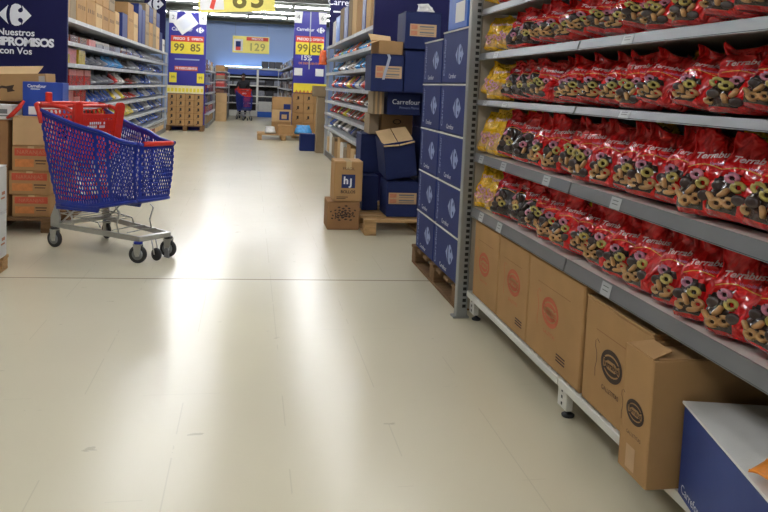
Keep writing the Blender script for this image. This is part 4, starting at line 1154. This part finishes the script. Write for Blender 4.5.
# ------------------------------------------------------------------ posters and promo towers at the cross aisle
def banner(label, x0, x1, y, z0, z1, split=False):
    w = x1-x0; cx = (x0+x1)/2
    r = empty('display_banner', (cx, y, 0), 0, label, 'banner')
    MB().m('banner_blue').box(-w/2, w/2, 0, .05, z0, z1, .004).build('panel', r)
    for s in (-1, 1): MB().m('steel_grey').box(s*(w/2-.04)-.02, s*(w/2-.04)+.02, .05, .09, 0, z1).build('post', r)
    zc = z1-.44
    lettering(r, 'Carrefour', w*.135, '-y', (-w*.15, -.002, zc), 'print_white', off=.002)
    put(logo_mesh('print_white'), r, '-y', (w*.33, -.002, zc), 'emblem', 0, .21)
    c = MB().m('sign_red').box(-w*.44, w*.44, -.012, -.001, z1-.75, z1-.60, .002).m('sign_yellow').box(-w*.44, w*.44, -.012, -.001, z1-1.05, z1-.75, .002)
    pcard = c.build('price_card', r)
    lettering(pcard, 'PRECIO', .085, '-y', (-w*.22, -.0135, z1-.675), 'print_white', off=.003); lettering(pcard, '$', .11, '-y', (w*.02, -.0135, z1-.675), 'print_white'); lettering(pcard, 'OFERTA', .075, '-y', (w*.26, -.0135, z1-.675), 'print_white', off=.003)
    lettering(pcard, '99', .26, '-y', (-w*.22, -.0135, z1-.90), 'print_digit', off=.006); lettering(pcard, '85', .26, '-y', (w*.22, -.0135, z1-.90), 'print_digit', off=.006)
    return r, w, z1
def corner(r, x, z, t, flip):
    p = [(-.1, -.14), (.075, -.14), (.1, .14), (-.1, .14)] if flip else [(-.075, -.14), (.1, -.14), (.1, .14), (-.1, .14)]
    o = put(flat_mesh('card', 'paper', p), r, '-y', (x, -.004, z), 'number_card')
    lettering(o, t, .15, '+z', (0, 0, .001), 'print_grey')
r, w, z1 = banner('tall blue promotional banner with white sheet over stacked cartons, left of the cross aisle', -2.07, -1.15, 19.62, 0, 2.98)
corner(r, -w/2+.1, z1-.15, '2', True); corner(r, w/2-.1, z1-.15, '4', False)
put(flat_mesh('bars', 'print_red', rect(w*.62, .11)), r, '-y', (-.02, -.002, z1-1.42), 'red_strip')
lettering(r, '70 DESCUENTO', .075, '-y', (-.02, -.004, z1-1.42), 'print_white', off=.003)
put(flat_mesh('bars', 'print_pale_blue', rect(w*.66, .035)), r, '-y', (0, -.002, z1-1.19), 'text_line')
for s in (-1, 1):
    c = MB().m('sign_yellow').box(-.09, .09, -.008, 0, 0, .25)
    o = c.build('price_ticket', r, (s*.34, -.001, 1.20))
    lettering(o, '99', .1, '-y', (0, -.0095, .13), 'print_digit')
sh = MB().m('paper').box(-.25, .25, -.004, 0, -.19, .19)
o = tag(sh.build('hanging_paper_sheet', None, (-1.66, 19.60, 2.70), (0, R(-38), 0)), 'white paper sheet hanging askew across the left banner', 'paper')
put(flat_mesh('bars', 'print_pale_blue', *[rect(.3, .012, 0, .09-.045*q) for q in range(5)]), o, '-y', (0, -.006, 0), 'text_lines')

def tower(x0, x1, y, z0, cols, rows, rowh, label_fmt, group, depth=.34, m='cardboard'):
    w = (x1-x0)/cols
    for j in range(rows):
        for i in range(cols):
            o = carton(label_fmt % (('bottom', 'second', 'third', 'fourth', 'top')[j], ('first', 'second', 'third', 'fourth')[i]), (w-.008, depth, rowh-.004), (x0+w*(i+.5), y+depth/2, z0+rowh*j), m, group=group, tape=None)
            put(flat_mesh('mark', 'print_dark', rect(.045, .075), rect(.02, .02, -.03, -.045)), o, '-y', (.0, -depth/2-.0015, rowh*.52), 'dark_mark')
pallet('pallet under the carton tower below the left banner', -2.06, -1.13, 19.15, 19.6, m='wood_dark')
tower(-2.03, -1.17, 19.2, .136, 4, 5, .158, 'brown carton in the %s row, %s from left, under the left banner', 'brown cartons under the left banner')
b = MB().m('strip_cream').box(-2.05, -1.16, 19.19, 19.21, .935, 1.13, .003)
o = tag(b.build('price_strip'), 'cream price strip above the carton tower under the left banner', 'sign')
put(flat_mesh('bars', 'sign_yellow', *[rect(.06, .09, -.4+.089*q, 0) for q in range(10)]), o, '-y', (-1.605, 19.188, 1.02), 'yellow_tickets')
MB().m('steel_grey').box(-2.0, -1.2, 19.21, 19.56, 1.0, 1.02).build('bracket', o)

r, w, z1 = banner('tall blue promotional banner split by a pale seam, right of the cross aisle', 1.0, 1.78, 18.42, 0, 3.06)
corner(r, -w/2+.1, z1-.15, '4', True); corner(r, w/2-.1, z1-.15, '6', False)
MB().m('shelf_light').box(-.012, .012, -.012, -.0005, z1-1.40, z1).build('seam', r)
lettering(r, '15%', .17, '-y', (-.08, -.002, z1-1.13), 'print_white', off=.004)
lettering(r, 'DE DESCUENTO', .07, '-y', (0, -.002, z1-1.26), 'print_orange', off=.002)
for s in (-1, 1):
    put(flat_mesh('card', 'paper', rect(.2, .18)), r, '-y', (s*.26, -.002, z1-1.47), 'white_card')
tower(1.0, 1.76, 17.98, .136, 3, 4, .234, 'brown carton in the %s row, %s from left, under the right banner', 'brown cartons under the right banner', .34, 'cardboard')
pallet('pallet under the carton tower below the right banner', .99, 1.80, 17.9, 18.40)
b = MB().m('sign_yellow').box(1.0, 1.78, 17.96, 17.98, 1.085, 1.31, .003)
o = tag(b.build('price_strip'), 'yellow price strip above the carton tower under the right banner', 'sign')
put(flat_mesh('bars', 'print_orange', *[[(-.36+.09*q, -.09), (-.27+.09*q, -.09), (-.315+.09*q, -.02)] for q in range(8)]), o, '-y', (1.39, 17.957, 1.175), 'orange_zigzag')
MB().m('steel_grey').box(1.05, 1.7, 17.98, 18.38, 1.15, 1.17).build('bracket', o)
# low pallet in front of the right tower with odds and ends
pallet('low pale pallet with loose packages beside the right tower', .17, 1.35, 16.9, 17.85, boards_along='x')
PG2 = 'packages on the low pallet by the right tower'
z = .137
for k, (h, m) in enumerate(((.26, 'cardboard'), (.28, 'cardboard_pale'), (.29, 'cardboard'))):
    o = carton('%s tan carton of the column on the left of the low pallet' % ('lower', 'middle', 'upper')[k], (.44, .36, h), (.72, 17.60, z), m, group=PG2); z += h+.002
    if k == 1: put(flat_mesh('panel', 'carton_navy', rect(.22, .2, .06, 0)), o, '-y', (0, -.1815, .14), 'navy_print'); put(flat_mesh('panel', 'cardboard_pale', rect(.12, .1, .06, -.02)), o, '-y', (0, -.183, .14), 'tan_print')
    if k == 2: put(flat_mesh('panel', 'carton_navy', rect(.16, .12, .12, -.07)), o, '-y', (0, -.1815, .14), 'navy_print')
carton('low tan carton in front on the low pallet', (.34, .3, .2), (.80, 17.15, .137), 'cardboard', group=PG2)
b = link('shrink_pack', packet_mesh('pack_sky', 2.7, .42, .22, .26), None, (1.21, 17.13, .145), (0, 0, .0)); tag(b, 'bright blue shrink wrapped pack on the low pallet', 'packet', PG2)
b = link('shrink_pack', packet_mesh('pack_white', 4.7, .26, .16, .26), None, (.46, 17.12, .145), (0, 0, .05)); tag(b, 'white plastic wrapped pack at the left of the low pallet', 'packet', PG2)
o = carton('navy carton standing on the floor before the low pallet', (.29, .30, .33), (1.105, 14.5, 0), 'carton_navy', tape=None)
o = carton('tall thin tan carton standing against the far shelf end', (.15, .24, 1.06), (1.31, 14.12, 0), 'cardboard_taupe', tape=None)
o = carton('tan carton laid across the tall thin carton', (.24, .26, .2), (1.27, 14.12, 1.062), 'cardboard_taupe', tape=None)

# ------------------------------------------------------------------ hanging signs
def wires(o, xs, z0, z1):
    for x in xs: MB().m('steel_grey').tube([(x, 0, z0), (x, 0, z1)], .003, 6).build('wire', o)
r = empty('hanging_sign', (-.24, 12, 2.355), 0, 'large yellow hanging sign with digits cut by the top of the photo', 'sign')
r.rotation_euler = (0, R(-4.6), 0)
MB().m('sign_pale_yellow').box(-.585, .585, -.01, .01, 0, .6, .003).build('board', r)
put(flat_mesh('card', 'paper', rect(.36, .5)), r, '-y', (-.38, -.012, .29), 'white_picture')
lettering(r, '85', .44, '-y', (.18, -.012, .20), 'print_digit', off=.012, spacing=1.25)
put(flat_mesh('pic', 'sign_red', [(-.06, -.13), (.0, -.16), (.05, .0), (-.01, .02)], [(.05, .0), (.09, .1), (.02, .12), (0, .02)]), r, '-y', (-.36, -.0135, .2), 'product_picture')
wires(r, (-.5, .5), .6, 1.10)
r = empty('hanging_sign', (-.03, 22, 2.12), 0, 'small yellow hanging sign with red header in the distance', 'sign')
MB().m('sign_pale_yellow').box(-.52, .52, -.01, .01, 0, .48, .003).build('board', r)
put(flat_mesh('card', 'paper', rect(.26, .34)), r, '-y', (-.36, -.012, .22), 'white_picture')
put(flat_mesh('pic', 'carton_navy', rect(.14, .16, 0, .05)), r, '-y', (-.36, -.0135, .2), 'product_picture')
put(flat_mesh('pic', 'sign_red', rect(.14, .1, 0, -.08)), r, '-y', (-.36, -.0135, .2), 'product_base')
put(flat_mesh('pic', 'sign_red', rect(.62, .1, 0, 0)), r, '-y', (.18, -.012, .41), 'red_header')
lettering(r, 'PRECIOS', .085, '-y', (.18, -.0135, .41), 'print_white', off=.002)
lettering(r, '129', .30, '-y', (.17, -.012, .17), 'print_digit_pale', off=.006, spacing=1.1)
wires(r, (-.45, .45), .48, 1.4)

# ------------------------------------------------------------------ distant shelving
ZF = [1.55, 1.25, .95, .66, .38]
shelving('distant shelving of boxed goods behind the left banner', -1.12, 1, 20.6, 24.4, ZF, .1, 1.7, .4)
U3 = 'shelving behind the left banner'; UZ[U3] = ZF
for zi, z in enumerate(ZF):
    fill(-1.12, 1, 20.6, 24.4, z, zi, U3, [(24.3, 'box', [['pack_brown', 'pack_white', 'cardboard'], ['pack_blue', 'pack_grey'], ['pack_blue', 'pack_red', 'pack_white'], ['pack_blue', 'pack_black'], ['pack_red', 'pack_blue']][zi], (.42, .26, .2 if zi else .3))])
y = 20.7
for i in range(7): carton('tan carton, %s from near end, foot of the shelving behind the left banner' % ORD[i], (.26, .46, .24), (-1.29, y+.23, .101), 'cardboard' if i % 2 else 'cardboard_taupe', group='cartons at the foot of the shelving behind the left banner', tape=None); y += .5
shelving('distant shelving of pinkish goods near the person', -.78, 1, 24.9, 28.3, [1.6, 1.35, 1.1, .85], .5, 1.75, .5)
U4 = 'shelving near the person'; UZ[U4] = [1.6, 1.35, 1.1, .85]
for zi, z in enumerate([1.6, 1.35, 1.1, .85]):
    fill(-.78, 1, 24.9, 28.3, z, zi, U4, [(28.2, 'box', [['cardboard', 'cardboard_taupe'], ['pack_brown', 'pack_red', 'cardboard_taupe'], ['pack_red', 'pack_pink', 'pack_brown'], ['pack_red', 'pack_brown']][zi], (.42, .28, .2))])
for i in range(3): carton(('lower', 'middle', 'upper')[i]+' pale carton stacked at the near end of the pinkish shelving', (.34, .34, .3), (-.92, 24.6, .002+i*.302), 'cardboard_pale', group='pale carton stack in the distance', tape=None)
shelving('distant shelving of dark goods left of the right banner', .98, -1, 19.3, 28.0, [1.75, 1.45, 1.15, .85, .55], .12, 1.9, .4)
U5 = 'shelving left of the right banner'; UZ[U5] = [1.75, 1.45, 1.15, .85, .55]
for zi, z in enumerate([1.75, 1.45, 1.15, .85, .55]):
    fill(.98, -1, 19.3, 28.0, z, zi, U5, [(27.9, 'box', ['pack_black', 'pack_grey', 'pack_brown', 'pack_white', 'cardboard_taupe'], (.5, .26, .2))])
# back wall display
r = empty('wall_shelving', (.25, 29.55, 0), 0, 'white wall shelving with blue header against the back wall', 'shelving')
for x in (-1.6, .0, 1.6): MB().m('base_white').box(x-.04, x+.04, -.3, -.22, 0, 1.86).build('post', r)
MB().m('panel_dark').box(-1.6, 1.6, .3, .32, 0, 1.86).build('back_panel', r)
MB().m('base_white').box(-1.64, 1.64, -.3, .34, 1.80, 1.86).build('canopy', r)
MB().m('shelf_blue').box(-1.6, 1.6, -.24, -.22, 1.58, 1.79).build('header', r)
for z in (1.5, 1.18, .78, .5): MB().m('base_white').box(-1.6, 1.6, -.26, .3, z-.03, z+.01).build('shelf', r)
MB().m('base_white').box(-1.6, 1.6, -.24, .3, 0, .2).build('plinth', r)
o = empty('strip_light', (.25, 29.72, 1.862), 0, 'pale blue glowing strip light along the top of the back wall shelving', 'light')
MB().m('lamp_grey').box(-1.6, 1.6, -.03, .03, 0, .02).build('housing', o)
MB().m('glow_blue').tube([(-1.58, 0, .034), (1.58, 0, .034)], .014, 8).build('tube', o)
i = 0
for z, ms in ((1.19, ['pack_black', 'pack_grey']), (.79, ['pack_black', 'pack_black', 'pack_grey']), (.51, ['pack_black', 'pack_black'])):
    for q in range(10):
        m1 = random.choice(ms)
        tag(link('product_box', goods('box', m1, random.choice(ms), q, (.26, .2, .2)), None, (.25-1.4+q*.31, 29.45, z+.001)), 'dark box, %s from the left on the %s shelf of the back wall' % (ORD[q], {1.19: 'upper', .79: 'middle', .51: 'lower'}[z]), 'box', 'dark boxes on the back wall shelving')
for q in range(3):
    o = carton('dark carton on the back wall shelving canopy, %s from the left' % ORD[q], (.26, .3, .26), (.52+q*.27, 29.48, 1.862), 'pack_black', group='cartons on the back wall canopy', tape=None)
carton('white carton on the floor before the back wall', (.5, .4, .38), (.55, 28.9, .202), 'cardboard_white', tape=None)
o = carton('bright blue flat carton under the white carton by the back wall', (.56, .44, .2), (.55, 28.9, 0), 'carton_bright', tape=None)

# ------------------------------------------------------------------ person behind the distant cart
def skin_mesh(verts, edges, root=0, sub=1):
    me = bpy.data.meshes.new('figure'); me.from_pydata([v[:3] for v in verts], edges, [])
    o = bpy.data.objects.new('figure_source', me); COL.objects.link(o)
    o.modifiers.new('skin', 'SKIN')
    for i, v in enumerate(verts):
        sv = me.skin_vertices[0].data[i]; sv.radius = v[3] if isinstance(v[3], tuple) else (v[3], v[3]); sv.use_root = i == root
    ms = o.modifiers.new('sub', 'SUBSURF'); ms.levels = sub; ms.render_levels = sub
    bpy.context.view_layer.update()
    out = bpy.data.meshes.new_from_object(o.evaluated_get(bpy.context.evaluated_depsgraph_get()))
    bpy.data.objects.remove(o)
    return out
def make_person():
    # facing -y, hands forward on a cart handle; x right-left
    V = [(0, 0, .92, (.15, .11)), (0, -.005, 1.05, (.145, .10)), (0, -.01, 1.22, (.165, .115)), (0, 0, 1.38, (.15, .095)), (0, .0, 1.45, (.065, .06)), (0, -.01, 1.50, (.052, .055)),
         (0, -.025, 1.555, (.062, .075)), (0, -.03, 1.62, (.072, .092)), (0, -.022, 1.69, (.055, .07))]
    Eg = [(i, i+1) for i in range(8)]
    for s in (-1, 1):
        k = len(V)
        V += [(s*.175, .0, 1.385, .058), (s*.215, -.02, 1.25, .048), (s*.235, -.04, 1.12, .042), (s*.215, -.17, 1.08, .036), (s*.19, -.29, 1.05, .026)]
        Eg += [(3, k), (k, k+1), (k+1, k+2), (k+2, k+3), (k+3, k+4)]
        k = len(V); st = .08*s
        V += [(s*.095, 0, .84, .095), (s*.10, -.01-st, .68, .08), (s*.10, -.02-st*1.4, .50, .062), (s*.10, .0-st*1.4, .32, .055), (s*.10, .03-st*1.4, .10, .04), (s*.105, -.05-st*1.4, .045, .04), (s*.11, -.15-st*1.4, .035, .034)]
        Eg += [(0, k)]+[(k+i, k+i+1) for i in range(6)]
    me = skin_mesh(V, Eg)
    bm = bmesh.new(); bm.from_mesh(me)
    # hands with five bent fingers closed round the handle
    for s in (-1, 1):
        F = [(s*.19, -.29, 1.05, .024), (s*.186, -.335, 1.052, .026)]; Eh = [(0, 1)]
        for q in range(4):
            k = len(F); off = (q-1.5)*.019; ln = (.9, 1., .95, .75)[q]
            F += [(s*.186+off, -.365, 1.062, .0095), (s*.186+off, -.365-.028*ln, 1.058, .009), (s*.186+off, -.368-.026*ln, 1.032, .0085), (s*.186+off, -.36-.010*ln, 1.018, .0075)]
            Eh += [(1, k), (k, k+1), (k+1, k+2), (k+2, k+3)]
        k = len(F); F += [(s*.186-s*.034, -.325, 1.04, .011), (s*.186-s*.042, -.352, 1.026, .010), (s*.186-s*.036, -.374, 1.02, .0085)]; Eh += [(1, k), (k, k+1), (k+1, k+2)]
        hm = skin_mesh(F, Eh); bm.from_mesh(hm)
    # nose, ears and mouth ridge
    for (c, rr) in (((0, -.128, 1.612), (.014, .018, .024)), ((.074, -.025, 1.615), (.01, .02, .032)), ((-.074, -.025, 1.615), (.01, .02, .032)), ((0, -.112, 1.572), (.024, .010, .008))):
        x = bmesh.ops.create_uvsphere(bm, u_segments=10, v_segments=8, radius=1.)
        for v in x['verts']: v.co = Vector((c[0]+v.co.x*rr[0], c[1]+v.co.y*rr[1], c[2]+v.co.z*rr[2]))
    for f in bm.faces:
        c = f.calc_center_median(); f.smooth = True
        if c.z > 1.475 or (abs(c.x) > .15 and c.y < -.06 and c.z < 1.2 and c.z > .95): f.material_index = 0
        elif c.z > .93: f.material_index = 1
        elif c.z > .075: f.material_index = 2
        else: f.material_index = 3
    out = bpy.data.meshes.new('person'); bm.to_mesh(out); bm.free()
    for m in ('skin', 'shirt_black', 'trousers', 'wheel_black'): out.materials.append(M[m])
    o = link('person', out)
    h = MB().m('hair'); x = bmesh.ops.create_uvsphere(h.bm, u_segments=16, v_segments=10, radius=1.)
    for v in x['verts']:
        c = v.co.copy(); v.co = Vector((c.x*.081, -.012+c.y*.100, 1.662+c.z*.083))
        if c.y < -.2 and c.z < .25: v.co.y += .07*(min(1, (-.2-c.y)*1.6)); v.co.z += .05
    for f in h.bm.faces: f.smooth = True
    h.build('hair', o)
    for s in (-1, 1):
        e = MB().m('print_white'); x = bmesh.ops.create_uvsphere(e.bm, u_segments=8, v_segments=6, radius=.011)
        for v in x['verts']: v.co += Vector((s*.028, -.108, 1.628))
        e.m('slot_dark'); x2 = bmesh.ops.create_uvsphere(e.bm, u_segments=8, v_segments=6, radius=.006)
        for v in x2['verts']: v.co += Vector((s*.028, -.1155, 1.628))
        for f in {f for v in x2['verts'] for f in v.link_faces}: f.material_index = 1
        e.build('eye', o)
    return o
p = make_person()
p.location = (-.27, 26.92, 0); p.rotation_euler = (0, 0, R(4)); p.scale = (.92, .95, .92)
tag(p, 'person in a black shirt pushing the distant blue cart', 'person')

# ------------------------------------------------------------------ world and view
w = bpy.data.worlds.new('world'); SC.world = w; w.use_nodes = True
w.node_tree.nodes['Background'].inputs[0].default_value = (.6, .65, .7, 1); w.node_tree.nodes['Background'].inputs[1].default_value = .3
SC.view_settings.view_transform = 'Standard'; SC.view_settings.look = 'None'; SC.view_settings.gamma = 1; SC.view_settings.use_curve_mapping = False
SC.view_settings.exposure = .98
SC.cycles.use_denoising = True
SC.cycles.max_bounces = 6; SC.cycles.diffuse_bounces = 4; SC.cycles.sample_clamp_indirect = 4.
